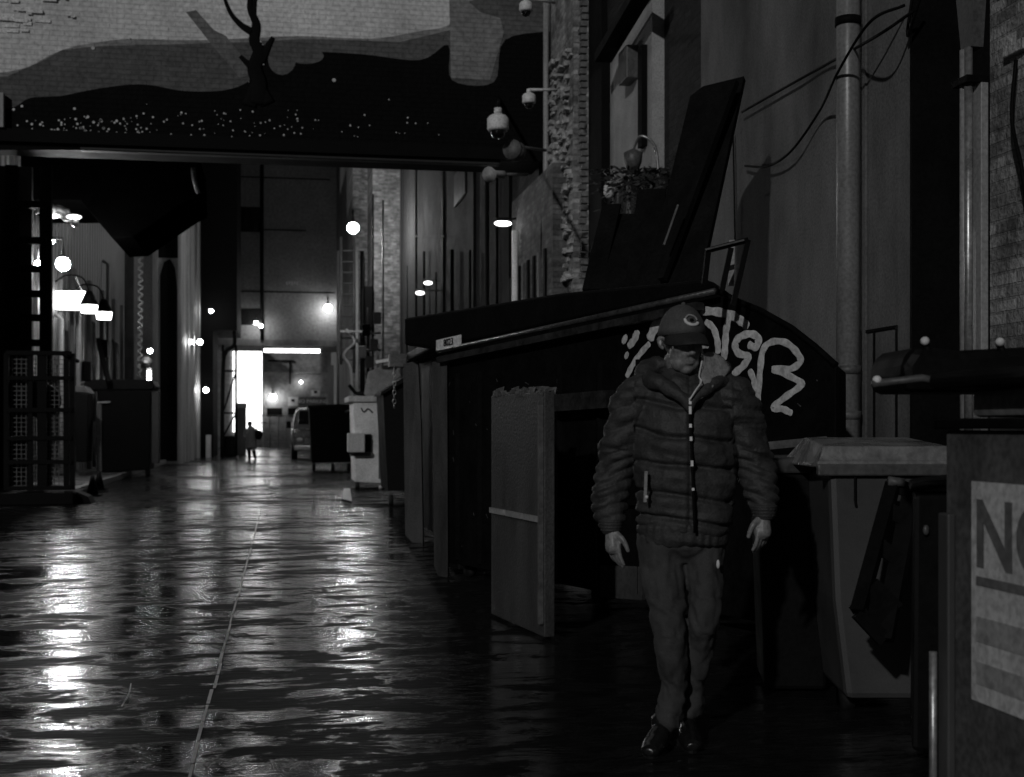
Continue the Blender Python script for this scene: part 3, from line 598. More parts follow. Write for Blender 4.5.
lid = [fp(404, 318, .06), fp(560, 293, .06), fp(705, 279, .06), fp(716, 283, .06), fp(718, 289, .06), fp(436, 348, .06), fp(404, 345, .06)]
B().prism(lid, (.45, .85, 0)).build('lid', BLKP, t, bevel=.02)
b = B(); b.tube([fp(438, 351, .09), fp(560, 325, .09), fp(715, 291, .09)], .02, 8); b.build('top_rim', mat('worn_rim', .05, .35, .6, 12, .3), t, True)
b = B(); b.bar(fp(440, 360, .06), fp(700, 306, .06), .07, .05); b.build('lid_rail', mat('worn_black_steel', .022, .5, .8, 8, .3), t)
b = B(); b.tube([fp(722, 292, .0), fp(735, 300, .0), fp(760, 310, .0), fp(792, 328, .0), fp(815, 346, .0), fp(836, 365, .0)], .018, 8); b.build('slope_rim', BLACKM, t)
b = B(); b.bar(fp(548, 404, .10), fp(612, 399, .10), .10, .12); b.build('fork_pocket', mat('dull_black_steel', .02, .5, .7, 8), t)
b = B(); b.bar(fp(560, 500, .05), fp(640, 503, .05), .03, .03); b.build('rib', BLACKM, t)
b = B(); b.obox(fp(600, 597, .03), fp(642, 600, .03)-fp(600, 597, .03), (0, 0, .22), -fn*.03); b.build('patch_plate', mat('dull_patch', .05, .7), t)
for px in (470, 600, 815):
    g_ = gz(px, -.15, 0); B().tube([g_+fd*.0+fn*.03+Vector((0, 0, .07)), g_-fn*.03+Vector((0, 0, .07))], .07, 14).build('wheel', RUB, t, True)
for px in (458, 480, 560, 600, 640):
    q_ = fp(px, 400); B().bar(Vector((q_.x, q_.y, 1.72)), gz(px, 0, .16), .05, .05).build('stiffening_rib', BLACKM, t)
WORN = mat('worn_scratch', .05, .5, .9, 30); b = B()
for i in range(46):
    px = random.choice([random.uniform(448, 610), random.uniform(448, 520), random.uniform(610, 820)]); q = fp(px, random.uniform(365, 560) if px < 640 else random.uniform(380, 430), .0015)
    l_ = random.uniform(.01, .07); d_ = (fd*random.uniform(-1, 1)+Vector((0, 0, random.uniform(-1, 1)))).normalized()*l_; b.bar(q, q+d_, .006, .004, up=fn)
b.build('scratch', WORN, t)
# graffiti strokes
def spray(strokes, name):
    b = B()
    for i, (pts, r) in enumerate(strokes):
        q = spl([fp(x, y, .004+.0006*i) for x, y in pts], 8); q = [q[0]+(q[0]-q[1]).normalized()*r*.55, q[0]+(q[0]-q[1]).normalized()*r*.3]+q+[q[-1]+(q[-1]-q[-2]).normalized()*r*.3, q[-1]+(q[-1]-q[-2]).normalized()*r*.55]
        k0 = len(b.v); b.tube(q, [r*.45, r*.8]+[r*(1+.10*math.sin(j*.9+i*2)) for j in range(len(q)-4)]+[r*.8, r*.45], 10, flat=fn, fr=.06)
        for j, c_ in enumerate(q):
            for i_ in range(10): v = b.v[k0+j*10+i_]; b.v[k0+j*10+i_] = v+fd*((v-c_).dot(fd)*.3)
    b.build(name, SPRAY, t, True)
r0 = .021
spray([([(702,311),(717,312),(733,316),(742,322),(747,326)], .028), ([(729,317),(726,330),(725,345),(724,358)], .024),
       ([(706,322),(713,328),(717,340),(718,352)], .022), ([(690,330),(699,345),(708,346)], .016),
       ([(749,345),(756,347),(758,338),(750,334),(740,337),(735,344),(738,353),(748,357),(743,366),(735,373),(729,379)], .024),
       ([(757,417),(758,395),(760,370),(763,350),(772,342),(786,343),(797,353),(800,362),(790,369),(773,369),(785,374),(801,383),(798,388),(784,398),(773,408),(782,409),(791,413)], .021),
       ([(750,371),(754,382),(752,392),(745,402)], .020),
       ([(624,339),(625,340)], .034), ([(637,332),(634,340),(629,346)], .028), ([(660,314),(655,326),(650,338)], .036),
       ([(626,355),(627,356)], .026), ([(649,344),(640,354),(632,366),(627,376)], .022)], 'graffiti')
# white number plate on the rim
b = B(); c0, c1 = fp(437, 345.5, .10), fp(461.5, 340, .10); upz = Vector((0, 0, .088)); b.obox(c0-upz*.5, c1-c0, upz, fn*.008); b.build('number_plate', WHITE, t)
rt = (c1-c0).normalized(); cm = (c0+c1)/2+upz*.02+fn*.012; upv = rt.cross(fn)
upv = upv if upv.z > 0 else -upv
nm = rt.cross(upv)
text('8023', .085, cm+rt*.01, rt, upv, 'lettering', DARK, t)
# second dumpster behind it with two upright posts
t = thing('dumpster', 'tall black dumpster with pale upright posts and a hanging chain behind the graffiti one', 'dumpster', (1.5, 13, 0))
B().box(1.55, 2.6, 11.7, 14.6, .15, 2.0).build('body', BLACKM, t, bevel=.01)
q = P(439, 580, 10.7); B().prism([P(432, 362, 11), P(447, 362, 10.8), P(448, 575, 10.8), P(444, 592, 10.8), P(434, 566, 11)], (.02, .05, 0)).build('post', STEEL, t, bevel=.005)
B().prism([P(403, 364, 14.1), P(418, 360, 14), P(421, 425, 14), P(423, 555, 14), P(405, 535, 14.1)], (.02, .06, 0)).build('post', STEEL, t, bevel=.005)
B().box(1.35, 2.7, 11.6, 14.7, 2.003, 2.1).build('lid', BLKP, t, bevel=.02)
b = B(); c = P(396, 358, 14.1); b.box(c.x-.07, c.x+.12, c.y, c.y+.2, c.z-.1, c.z+.05); b.build('hinge_bracket', GREYS, t, bevel=.01)
b = B()
for i in range(9):
    z_ = c.z-.13-i*.05; x = c.x-.02; b.tube([(x+.018*math.cos(a*math.pi/4)*(1 if i % 2 else .4), c.y-.02+.018*math.cos(a*math.pi/4)*(0 if i % 2 else 1), z_+.03*math.sin(a*math.pi/4)) for a in range(9)], .006, 5)
b.build('chain', GALV, t, True)
for x in (1.65, 2.45): B().tube([(x-.03, 11.9, .08), (x+.03, 11.9, .08)], .08, 12).build('wheel', RUB, t, True)
# third, black, narrow
t = thing('dumpster', 'narrow black container with sloped top next to the pale recycling container', 'dumpster', (2.0, 20, 0))
q0, q1 = P(386, 485, 20.5), P(407, 485, 20.5)
B().prism([P(383, 393, 20.5), P(405, 381, 20.5), P(416, 381, 20.5), P(416, 491, 20.5), P(388, 491, 20.5)], (0, 1.5, 0)).build('body', BLACKM, t, bevel=.01)
B().prism([P(381, 395, 20.4), P(405, 381.5, 20.4), P(417, 380, 20.4), P(417, 376, 20.4), P(404, 377, 20.4), P(381, 392, 20.4)], (0, 1.6, 0)).build('lid', BLKP, t)
for px in (391, 409): q = P(px, 499, 20.6); B().tube([(q.x-.03, q.y, .09), (q.x+.03, q.y, .09)], .09, 12).build('wheel', RUB, t, True)
# steel cabinet / upright panel
g0, g1 = atG(491, 617), atG(544, 641)
t = thing('steel_locker', 'rust streaked steel locker with a strap standing against the graffiti dumpster', 'locker', g0)
d = g1-g0; nn = Vector((d.y, -d.x, 0)).normalized(); nn = nn if nn.x > 0 else -nn
b = B(); b.obox(g0+Vector((0, 0, .02)), d, nn*.07, (0, 0, 1.46)); b.build('body', STEEL, t, bevel=.008)
b = B(); top = P(492, 392, 8.5).z
for i in range(60):
    f_ = random.random(); z_ = 1.475-random.random()*.02; s_ = random.uniform(.015, .05); c = g0+d*f_+nn*random.uniform(-.01, .06); b.obox((c.x, c.y, z_), (s_, 0, random.uniform(-.02, .02)), (0, s_, 0), (random.uniform(-.02, .02), 0, s_))
b.build('rust_crust', RUST, t)
for i in range(3):
    a_ = g0+d*(.02+i*.33); B().obox(a_-nn*.02+Vector((0, 0, .70)), d*.29, nn*.018, (0, 0, .035)).build('strap', PIPE, t)
B().obox(g0+d*.97-nn*.03+Vector((0, 0, .1)), d*.03, nn*.027, (0, 0, 1.3)).build('edge_strip', GREYS, t)

# pale recycling container
t = thing('recycling_container', 'dirty white tall recycling container with an open lid and side chute', 'container', (1.7, 26, 0))
Yw = 26.0
def w(px, py, y=Yw): return atY(px, py, y)
x0, x1, x2 = w(352, 450).x, w(378, 450).x, w(389, 450).x
zt = w(360, 402).z; zb = w(360, 484).z
B().prism([w(353, 402), w(388, 402), w(388, 440), w(390, 484), w(355, 482)], (0, 1.4, 0)).build('body', mat('dirty_white', .62, .6, .3, 3, .15), t, bevel=.02)
B().box(x0-.08, x2+.05, Yw-.06, Yw+1.5, zt, zt+.12).build('rim', OFFW, t, bevel=.02)
B().box(x0-.10, w(364, 440).x, Yw-.30, Yw-.003, w(360, 452).z, w(360, 433).z).build('side_chute', OFFW, t, bevel=.015)
B().box(w(365, 440).x, w(371, 440).x, Yw-.05, Yw-.003, w(360, 452).z, w(360, 434).z).build('opening', DARK, t)
B().box(x0-.05, w(372, 440).x, Yw-.08, Yw-.003, w(360, 456).z, w(360, 452.5).z).build('ledge', GREYS, t)
B().box(w(378.5, 440).x, w(380.5, 440).x, Yw-.02, Yw-.002, zb+.1, zt-.05).build('corner_seam', GREYS, t)
B().prism([w(364, 394, Yw+.1), w(368, 372, Yw+.2), w(393, 361, Yw+.4), w(401, 376, Yw+.4), w(382, 392, Yw+.1), w(372, 399, Yw+.1)], (.05, .5, .0)).build('lid', mat('lid_grey', .26, .6, .3, 4), t, bevel=.01, label='grey lid folded open above the container')
B().bar(w(376, 362, Yw+.1), w(400, 358, Yw+.1), .07, .06).build('lid_handle', WHITE, t)
b = B(); b.tube(spl([w(349, 385, Yw+.3), w(356, 393, Yw+.3), w(364, 393, Yw+.2)]), .04, 6); b.build('hinge_arm', BLACKM, t, True)
for px in (358, 382): q = atG(px, 490); B().tube([(q.x-.04, Yw+.2, .09), (q.x+.04, Yw+.2, .09)], .09, 12).build('wheel', WHITE if px == 382 else RUB, t, True)
b = B(); b.tube(spl([w(361, 408, Yw-.01), w(364, 412, Yw-.01), w(368, 409, Yw-.01), w(373, 413, Yw-.01)]), .015, 5, flat=(0, 1, 0), fr=.3); b.build('scribble', DARK, t, True)
# black dumpster in front of the van
t = thing('dumpster', 'black wheeled dumpster standing in front of the van', 'dumpster', (1.3, 37.5, 0))
Yd = 37.5; v_ = lambda x, y: atY(x, y, Yd)
B().prism([v_(309, 408), v_(351, 406), v_(352, 462), v_(312, 463)], (0, 1.6, 0)).build('body', BLACKM, t, bevel=.02)
B().prism([v_(308, 408), v_(308, 405.5), v_(340, 404), v_(352, 405), v_(352, 407)], (0, 1.7, 0)).build('lid', BLKP, t)
for px in (314, 333, 349): q = v_(px, 468); B().tube([(q.x-.05, Yd+.15, .11), (q.x+.05, Yd+.15, .11)], .11, 12).build('wheel', RUB, t, True)
b = B(); q = v_(352, 418); b.bar(q, q+Vector((.0, .9, 0)), .1, .08); b.build('fork_pocket', GREYS, t)
b = B(); b.tube([v_(345, 412), v_(352, 410)], .04, 6); b.build('handle', GREYS, t)
# ================================================================= LEFT BIN, CAGE, SCAFFOLD
t = thing('dumpster', 'big black bin with overhanging lid on the left pavement edge', 'dumpster', (-4, 34, 0))
Yg = 33.5; v_ = lambda x, y: atY(x, y, Yg)
B().prism([v_(97, 390), v_(151, 390), v_(149, 470), v_(100, 472)], (0, 1.3, 0)).build('body', BLACKM, t, bevel=.02)
B().prism([v_(83, 390), v_(84, 382), v_(100, 379), v_(152, 380), v_(155, 386), v_(152, 389.5)], (0, 1.5, 0)).build('lid', BLKP, t, bevel=.02)
b = B(); b.box(v_(151.5, 400).x, v_(159, 400).x, Yg+.05, Yg+.35, .35, v_(155, 392).z); b.build('lifting_post', STEEL, t, bevel=.02)
B().box(v_(98, 400).x-.02, v_(102, 400).x, Yg-.08, Yg-.003, .15, v_(100, 403).z).build('rib', GREYS, t)
B().bar(v_(98, 402.5)+Vector((0, -.1, 0)), v_(111, 402)+Vector((0, -.1, 0)), .04).build('handle', OFFW, t)
for px in (104, 147): q = v_(px, 476); B().tube([(q.x-.05, Yg+.2, .15), (q.x+.05, Yg+.2, .15)], .15, 14).build('wheel', RUB, t, True)
t = thing('bin', 'small dark bin half hidden between the cage and the big left bin', 'bin', (-5, 31, 0))
Yh = 31; v_ = lambda x, y: atY(x, y, Yh)
B().prism([v_(74, 392), v_(88, 394), v_(87, 462), v_(76, 462)], (0, .8, 0)).build('body', BLKP, t, bevel=.02)
B().prism([v_(72, 385), v_(84, 386), v_(90, 393), v_(72, 391.5)], (0, .9, 0)).build('lid', GREYS, t, bevel=.01)
# mesh cage
t = thing('wire_cage', 'dark wire mesh cage standing on a low plinth at the far left', 'cage', (-4.3, 22, 0))
Yq = 22.3; v_ = lambda x, y: atY(x, y, Yq); xL, xR_ = v_(6, 450).x, v_(72, 450).x; zT = v_(40, 353).z; zB = .22
for x in (xL, v_(30, 450).x, v_(44, 450).x, v_(66, 450).x, xR_):
    B().box(x-.04 if x != v_(44, 450).x else x-.11, x+.04, Yq, Yq+.08, zB, zT).build('post', BLACKM, t)
for yy in (353, 378, 410, 438, 462, 488): z_ = v_(40, yy).z; B().box(xL, xR_, Yq-.03, Yq-.004, z_-.035, z_+.035).build('rail', BLACKM, t)
b = B(); st = .075
x = xL
while x < xR_: b.box(x-.006, x+.006, Yq+.081, Yq+.093, zB, zT-.05); x += st
z_ = zB
while z_ < zT: b.box(xL, xR_, Yq+.094, Yq+.104, z_-.006, z_+.006); z_ += st
b.build('wire_mesh', GREYS, t)
b = B(); b.tube(spl([v_(48, 353), v_(62, 354), v_(69, 357), (xR_, Yq+.6, zT-.1)]), .035, 6); b.build('top_hoop', BLACKM, t, True)
b = B()
for k_ in range(3): b.ball(v_(38-k_*6, 400-k_*4)+Vector((0, .35, 0)), (.32, .22, .3))
b.build('stored_sack', BLKP, t, True)
t = thing('plinth', 'low dark timber plinth beneath the wire cage', 'plinth', (-4.3, 22, 0))
B().box(xL-1.2, xR_+.1, Yq-.5, Yq+1.0, 0, .2).build('slab', DARK, t, bevel=.02)
B().prism([(xR_+.1, Yq-.3, 0), (xR_+.35, Yq-.3, 0), (xR_+.30, Yq-.3, .12), (xR_+.12, Yq-.3, .2)], (0, .5, 0)).build('ramp', DARK, t)
t = thing('timber_racking', 'dark vertical racking with horizontal bars rising above the cage', 'racking', (-4.9, 23.5, 0))
Yr = 23.8; v_ = lambda x, y: atY(x, y, Yr)
for px in (12, 46): x = v_(px, 300).x; B().box(x-.11, x+.09, Yr, Yr+.15, .13, v_(px, 165).z).build('upright', DARK, t)
for yy in (205, 241, 269, 294, 318, 343): z_ = v_(30, yy).z; B().box(v_(12, 300).x, v_(47, 300).x, Yr-.1, Yr-.003, z_-.06, z_+.06).build('crossbar', DARK, t)
B().box(v_(-30, 300).x, v_(30, 300).x, Yr+.16, Yr+.3, .13, v_(30, 165).z).build('back_sheet', mat('black_sheet', .02, .7, .6, 3, .2, streak=True), t)
for i, px in enumerate((92.5, 99)):
    q = atG(px, 494-i*6+2); l = thing('traffic_cone', ['small dark cone on the left kerb nearer the cage', 'small dark cone on the left kerb nearer the big bin'][i], 'cone', (q.x, q.y, .0), 0, 'dark cones by the kerb')
    B().tube([(q.x, q.y, .03), (q.x, q.y, .38)], [.11, .03], 12).build('cone_body', DARK, l, True); B().box(q.x-.16, q.x+.16, q.y-.16, q.y+.16, 0, .03).build('base', DARK, l)

# ================================================================= RIGHT SIDE BOARDS ON THE DUMPSTER
t = thing('leaning_board', 'long black board leaning diagonally against the dark building', 'board', P(650, 290, 9.6))
pb = [P(640, 292, 9.4), P(700, 282, 9.2), P(744, 76, 10.2), P(703, 86, 10.4), P(690, 96, 10.4), P(655, 240, 9.7)]
B().prism(pb, (.06, .12, 0)).build('panel', WOODD, t, bevel=.005)
B().bar(P(662, 280, 9.3), P(735, 82, 10.0), .05, .05).build('batten', WOODD, t)
b = B(); b.tube([P(664, 245, 9.2), P(678, 205, 9.3)], .008, 5); b.build('worn_edge', WOOD, t)
for i, (a_, b_, w_, lab) in enumerate((((592, 290, 10.2), (612, 205, 10.8), .16, 'short black plank leaning left of the long diagonal board'), ((612, 290, 10.1), (626, 215, 10.8), .20, 'black plank leaning between the short plank and the long board'), ((640, 288, 10.0), (652, 190, 10.6), .24, 'wide black plank leaning directly left of the long diagonal board'))):
    o = B().bar(P(*a_), P(*b_), w_, .03).build('leaning_plank', WOODD, None, bevel=.004); tag(o, lab, 'plank', 'planks leaning above the dumpster')
for i, (x, ya_, yb_, lab) in enumerate(((678, 285, 236, 'thin pale rod standing behind the dumpster lid'), (670, 280, 255, 'short bright bent rod near the dumpster lid'))):
    o = B().tube(spl([P(x, ya_, 10.3), P(x+(2 if i else 0), (ya_+yb_)/2, 10.3), P(x+(1 if i else .5), yb_, 10.3)]), .012 if i == 0 else .022, 6).build('metal_rod', GALV, None, True); tag(o, lab, 'rod')
t = thing('steel_stand', 'tilted black metal frame standing on the dumpster peak', 'frame', P(722, 290, 7.3))
tt = 7.35
for a_, b_ in (((704, 285), (708, 251)), ((706, 251), (748, 240)), ((748, 240), (733, 305)), ((722, 290), (731, 248))): B().bar(P(*a_, tt), P(*b_, tt), .028, .03).build('bar', BLACKM, t)
B().bar(P(706, 249.5, tt-.03), P(744, 240, tt-.03), .012, .01).build('edge', GREYS, t)
o = B().bar(P(732, 241, 7.7), P(731, 285, 7.5), .035, .02).build('wood_slat', PIPE, None); tag(o, 'pale upright wooden slat behind the black metal frame', 'slat')

# ================================================================= RIGHT FOREGROUND BINS
t = thing('wheeled_bin', 'grey wheeled bin with a shiny wet domed lid beside the wall', 'bin', P(880, 717, 5.6))
tt = 5.6; g = lambda x, y, d=0: P(x, y, tt+d)
B().prism([g(829, 472), g(950, 472), g(948, 700), g(846, 700), g(834, 600)], (.14, .6, 0)).build('body', GREYP, t, bevel=.03)
b = B(); rows = []
for j, (yy, dz, ins) in enumerate(((0, 0, 0), (0, .030, 0), (.015, .034, .01), (.035, .095, .04), (.55, .13, .07), (.66, .03, 0), (.66, 0, 0))):
    L0, L1 = g(817, 468), g(962, 468); back = Vector((S, K, 0))
    a_ = L0+back*yy+Vector((0, 0, dz)); c_ = L1+back*yy+Vector((0, 0, dz)); dd = (c_-a_).normalized()
    rows.append([a_+dd*ins+(c_-a_-dd*2*ins)*(i/12)+Vector((0, 0, 0.0*math.sin(i*1.7)*(1 if 0 < j < 5 else 0))) for i in range(13)])
vs = [p for r in rows for p in r]; fs = [(j*13+i, j*13+i+1, (j+1)*13+i+1, (j+1)*13+i) for j in range(6) for i in range(12)]
fs += [tuple(j*13 for j in range(7)), tuple(j*13+12 for j in reversed(range(7))), tuple(list(range(13))+[6*13+12-i for i in range(13)])]
b.add(vs, fs); b.build('lid', mat('wet_grey_lid', .22, .27, .45, 5, .35, 30, spec=1), t, False, bevel=.012)
B().bar(g(817, 470, -.02), g(950, 470, -.02), .04, .05).build('lid_lip', mat('lid_lip', .10, .35), t, bevel=.008)
b = B(); b.tube([g(855, 476, -.02), g(855, 500, -.02), g(856, 506, -.02)], .006, 5); b.build('drip_stain', DARK, t)
B().tube([g(838, 706)+Vector((.1, .2, 0)), g(850, 706)+Vector((.1, .2, 0))], .07, 14).build('wheel', RUB, t, True)
t = thing('wheeled_bin', 'black wheeled bin with a wet flat lid between the man and the grey bin', 'bin', P(790, 700, 6.1))
tt = 6.1; g = lambda x, y, d=0: P(x, y, tt+d)
B().prism([g(757, 474), g(829, 474), g(827, 690), g(765, 690)], (.15, .5, 0)).build('body', BLKP, t, bevel=.02)
B().prism([g(752, 474), g(828, 473), g(828, 464), g(822, 457), g(754, 458)], (.17, .58, .0)).build('lid', mat('wet_black_lid', .05, .35, .7, 9, .4, 14), t, bevel=.012)
B().bar(g(765, 446, .6), g(826, 440, .6), .05, .04).build('handle', GREYS, t)
B().tube([g(770, 694)+Vector((.1, .2, 0)), g(780, 694)+Vector((.1, .2, 0))], .08, 14).build('wheel', RUB, t, True)
# folded black trolley against the grey bin
t = thing('folded_trolley', 'black folding frame trolley leaning against the grey bin', 'trolley', P(880, 620, 5.2))
tt = 5.15; g = lambda x, y, d=0: P(x, y, tt+d)
B().bar(g(893, 484, .2), g(858, 612, -.1), .055, .04).build('side_rail', BLKP, t)
B().bar(g(912, 492, .2), g(884, 640, -.1), .07, .04).build('side_rail', BLKP, t)
for f_ in (.0, .20, .48, .86, 1.0):
    a_ = g(893, 484, .2).lerp(g(858, 612, -.1), f_); b_ = g(912, 492, .2).lerp(g(884, 640, -.1), f_); B().bar(a_, b_, .06 if f_ != .86 else .16, .03, up=(0, -1, 0)).build('crossbar', BLKP, t)
B().tube([g(888, 481, .18), g(904, 483, .18)], .02, 8).build('grip', GREYS, t, True)
t = thing('bin', 'narrow black bin with a flip lid between the trolley and the signed container', 'bin', P(925, 740, 4.7))
tt = 4.75; g = lambda x, y, d=0: P(x, y, tt+d)
B().prism([g(914, 494), g(962, 494), g(962, 758), g(912, 752)], (.2, .40, 0)).build('body', BLKP, t, bevel=.02)
B().prism([g(909, 492), g(911, 484), g(930, 481), g(965, 478), g(965, 492)], (.21, .42, .0)).build('lid', BLKP, t, bevel=.012)
b = B(); b.ball(g(926, 530, -.02), (.012, .01, .02)); b.build('latch', GREYS, t, True)
# near container with the paper notice
X0 = 1.98; q = atX(945, 430, X0)
t = thing('waste_container', 'big grey steel container with a large white notice at the right edge', 'container', (X0, q.y, 0))
zt = q.z-.0; y1 = q.y
B().box(X0, X0+1.3, y1-1.5, y1, .12, zt).build('body', GREYS, t, bevel=.012)
B().box(X0-.03, X0-.003, y1-.07, y1-.01, .12, zt-.25).build('corner_post', GREYP, t, bevel=.006)
B().box(X0-.025, X0+1.33, y1-1.55, y1+.03, zt+.003, zt+.035).build('rim', BLACKM, t, bevel=.006)
B().box(X0+.05, X0+1.2, y1-1.4, y1-.06, zt+.038, zt+.12).build('upper_band', mat('band_grey', .22, .5, .3, 5), t, bevel=.02)
B().box(X0-.05, X0+1.3, y1-1.5, y1+.02, zt+.123, zt+.175).build('lid', BLKP, t, bevel=.02)
qa, qb = atX(972, 481, X0-.004), atX(972, 699, X0-.004)
B().box(X0-.006, X0-.002, qa.y-.62, qa.y, qb.z, qa.z).build('notice', mat('notice_paper', .62, .6, .18, 5, .1), t)
GN = mat('notice_ink', .16, .7, .3, 8)
text('NO', .27, (X0-.0075, qa.y-.235, atX(975, 536, X0).z), (0, -1, 0), (0, 0, 1), 'lettering', GN, t, .0008)
for i, (za_, zb_) in enumerate(((575, 584), (615, 640), (660, 682))): B().box(X0-.0085, X0-.0065, qa.y-.55, qa.y-.03, atX(975, zb_, X0).z, atX(975, za_, X0).z).build('notice_line', GN if i == 0 else mat('faded_ink', .36, .7, .3, 8), t)
B().tube([(X0-.05, y1-.02, .02), (X0-.05, y1-.02, atX(945, 650, X0).z)], .012, 8).build('side_rod', GALV, t, True)
for (px, py, lab) in ((877, 380, ''), (925, 341, ''), (1000, 342, '')):
    c = P(px, py, 4.0 if px > 900 else 3.9); B().ball(c, .014, 12, 8).build('lifting_knob', WHITE, t, True)
    if px > 900: B().tube([c+Vector((0, .01, 0)), c+Vector((.1, .05, -.14))], .012, 6).build('knob_stem', BLACKM, t, True)
B().tube([P(872, 384, 3.9), P(922, 378, 3.9), P(950, 384, 3.9)], .012, 8).build('lift_handle', GREYS, t, True)
b = B(); b.prism([P(905, 392, 4.0), P(902, 365, 4.0), P(915, 345, 4.0), P(960, 350, 4.0), P(1060, 345, 4.0), P(1060, 392, 4.0)], (.05, .35, 0)); b.build('lid_hood', BLKP, t, bevel=.03)
# litter
o = B().tube(spl([atG(122, 708)+Vector((0, 0, .01)), atG(129, 700)+Vector((0, 0, .03)), atG(131, 690)+Vector((0, 0, .03))]), .003, 6).build('litter_strip', WHITE, None, True); tag(o, 'small curled pale strip of litter on the wet ground, lower left', 'litter')
o = B().prism([atG(342, 500)+Vector((0, 0, .02)), atG(352, 503)+Vector((0, 0, .03)), atG(350, 494)+Vector((0, 0, .1)), atG(344, 493)+Vector((0, 0, .08))], (0, .15, 0)).build('litter_paper', WHITE, None); tag(o, 'crumpled white paper on the ground by the recycling container', 'litter')
# ================================================================= PEOPLE
def fuse(b, name, m, parent, vox, smooth=4, disp=None, label=None):
    me = bpy.data.meshes.new('tmp'); me.from_pydata([tuple(v) for v in b.v], [], b.f)
    x = bmesh.new(); x.from_mesh(me); bmesh.ops.recalc_face_normals(x, faces=x.faces); x.to_mesh(me); x.free()
    o = bpy.data.objects.new('tmp', me); C.objects.link(o)
    r = o.modifiers.new('r', 'REMESH'); r.mode = 'VOXEL'; r.voxel_size = vox; r.adaptivity = 0
    s_ = o.modifiers.new('s', 'SMOOTH'); s_.factor = .5; s_.iterations = smooth
    dg = bpy.context.evaluated_depsgraph_get(); me2 = bpy.data.meshes.new_from_object(o.evaluated_get(dg)); bpy.data.objects.remove(o)
    if disp:
        ns = [v.normal.copy() for v in me2.vertices]
        for v, n_ in zip(me2.vertices, ns): v.co = v.co+n_*disp(v.co)
    me2.materials.clear(); me2.materials.append(m)
    for p in me2.polygons: p.use_smooth = True
    me2.name = name; o = bpy.data.objects.new(name, me2); C.objects.link(o); o.parent = parent
    if label: o['label'] = label
    return o
def limb(b, pts, rs, n=16, k=6):
    """tapered closed tube; radius entries are numbers or (across, front-back)"""
    q = spl(pts, k); m_ = len(pts)-1; out = []
    for i, p in enumerate(q):
        f_ = i/k; j = min(int(f_), m_-1); a_ = f_-j; a_ = a_*a_*(3-2*a_)
        A_, B_ = [(r, r) if not hasattr(r, '__len__') else r for r in (rs[j], rs[j+1])]
        rx, ry = A_[0]+(B_[0]-A_[0])*a_, A_[1]+(B_[1]-A_[1])*a_
        t_ = (q[min(i+1, len(q)-1)]-q[max(i-1, 0)]).normalized()
        x = Vector((1, 0, 0)); x = (x-t_*x.dot(t_)).normalized() if abs(t_.x) < .95 else Vector((0, 1, 0)); y = t_.cross(x)
        out.append([p+x*rx*math.cos(2*math.pi*c/n)+y*ry*math.sin(2*math.pi*c/n) for c in range(n)])
    def cap(ring, dr):
        c = sum(ring, Vector())/n; return [c+(v-c)*.55+dr for v in ring]
    r0_ = (out[0][0]-out[0][n//2]).length*.2; r1_ = (out[-1][0]-out[-1][n//2]).length*.2
    out = [cap(out[0], (out[0][0]-out[1][0]).normalized()*r0_)]+out+[cap(out[-1], (out[-1][0]-out[-2][0]).normalized()*r1_)]
    b.rings(out)
SKIN = mat('skin', .22, .45, .12, 20, .06, 80); JAK = mat('jacket_fabric', .043, .62, .35, 10, .25, 120, spec=.4); JAK2 = mat('jacket_lining', .26, .8, .2, 20, .2, 120)
JEAN = mat('trouser_denim', .050, .85, .35, 9, .2, 200); SHOE = mat('shoe_leather', .012, .25, .3, 12, .1, spec=.6); CAPM = mat('cap_fabric', .085, .8, .25, 14, .15, 150); CORD = mat('white_cord', .75, .4)
def L(px, py, y=0): return Vector(((px-685)/250, y, H+(427-py)/250))
def hand(b, wrist, dirv, side, curl, sc_=1.0):
    """palm, four fingers and a thumb; side=+1 thumb towards +x"""
    d = Vector(dirv).normalized(); fr = Vector((0, -1, 0)); sdv = d.cross(fr).normalized(); sdv = sdv if sdv.x*side > 0 else -sdv; fr = sdv.cross(d).normalized(); fr = fr if fr.y < 0 else -fr
    # back of the hand turned outwards and a bit to the front: fingers spread along an axis between front and side
    ax = (fr*.75+sdv*.65).normalized(); nrm = d.cross(ax).normalized(); nrm = nrm if nrm.x*side > 0 else -nrm
    limb(b, [wrist-d*.02, wrist+d*.03, wrist+d*.075, wrist+d*.092], [.025, .031, .036, .032], 12, 3)
    base = wrist+d*.088
    for i, (ln, off) in enumerate(((.066, .030), (.076, .011), (.070, -.009), (.055, -.027))):
        p0 = base+ax*off; c1 = curl*(.7+.25*i); p1 = p0+(d+nrm*c1*.35).normalized()*ln*.45; p2 = p1+(d+nrm*c1*.95).normalized()*ln*.32; p3 = p2+(d+nrm*c1*1.5).normalized()*ln*.26
        limb(b, [p0-d*.025, p0, p1, p2, p3], [.0095, .0098, .009, .0083, .0068], 8, 3)
    t0 = wrist+d*.025+ax*.022; t1 = t0+(d*.7+ax*.75+nrm*.25).normalized()*.035; t2 = t1+(d*.95+ax*.25+nrm*.35).normalized()*.032; t3 = t2+(d+nrm*.35).normalized()*.025
    limb(b, [t0-d*.01, t0, t1, t2, t3], [.014, .0145, .012, .0105, .008], 8, 3)
man_loc = P(685, 745, 5.11); man_loc.z = 0
man = thing('person', 'man in a quilted dark jacket, cap and jeans walking toward the camera', 'person', man_loc, -(TH+math.atan((685-512)/F)))
hc = Vector((-.012, -.02, 1.605)); yaw = math.radians(25)      # head turned a little to the viewer's right
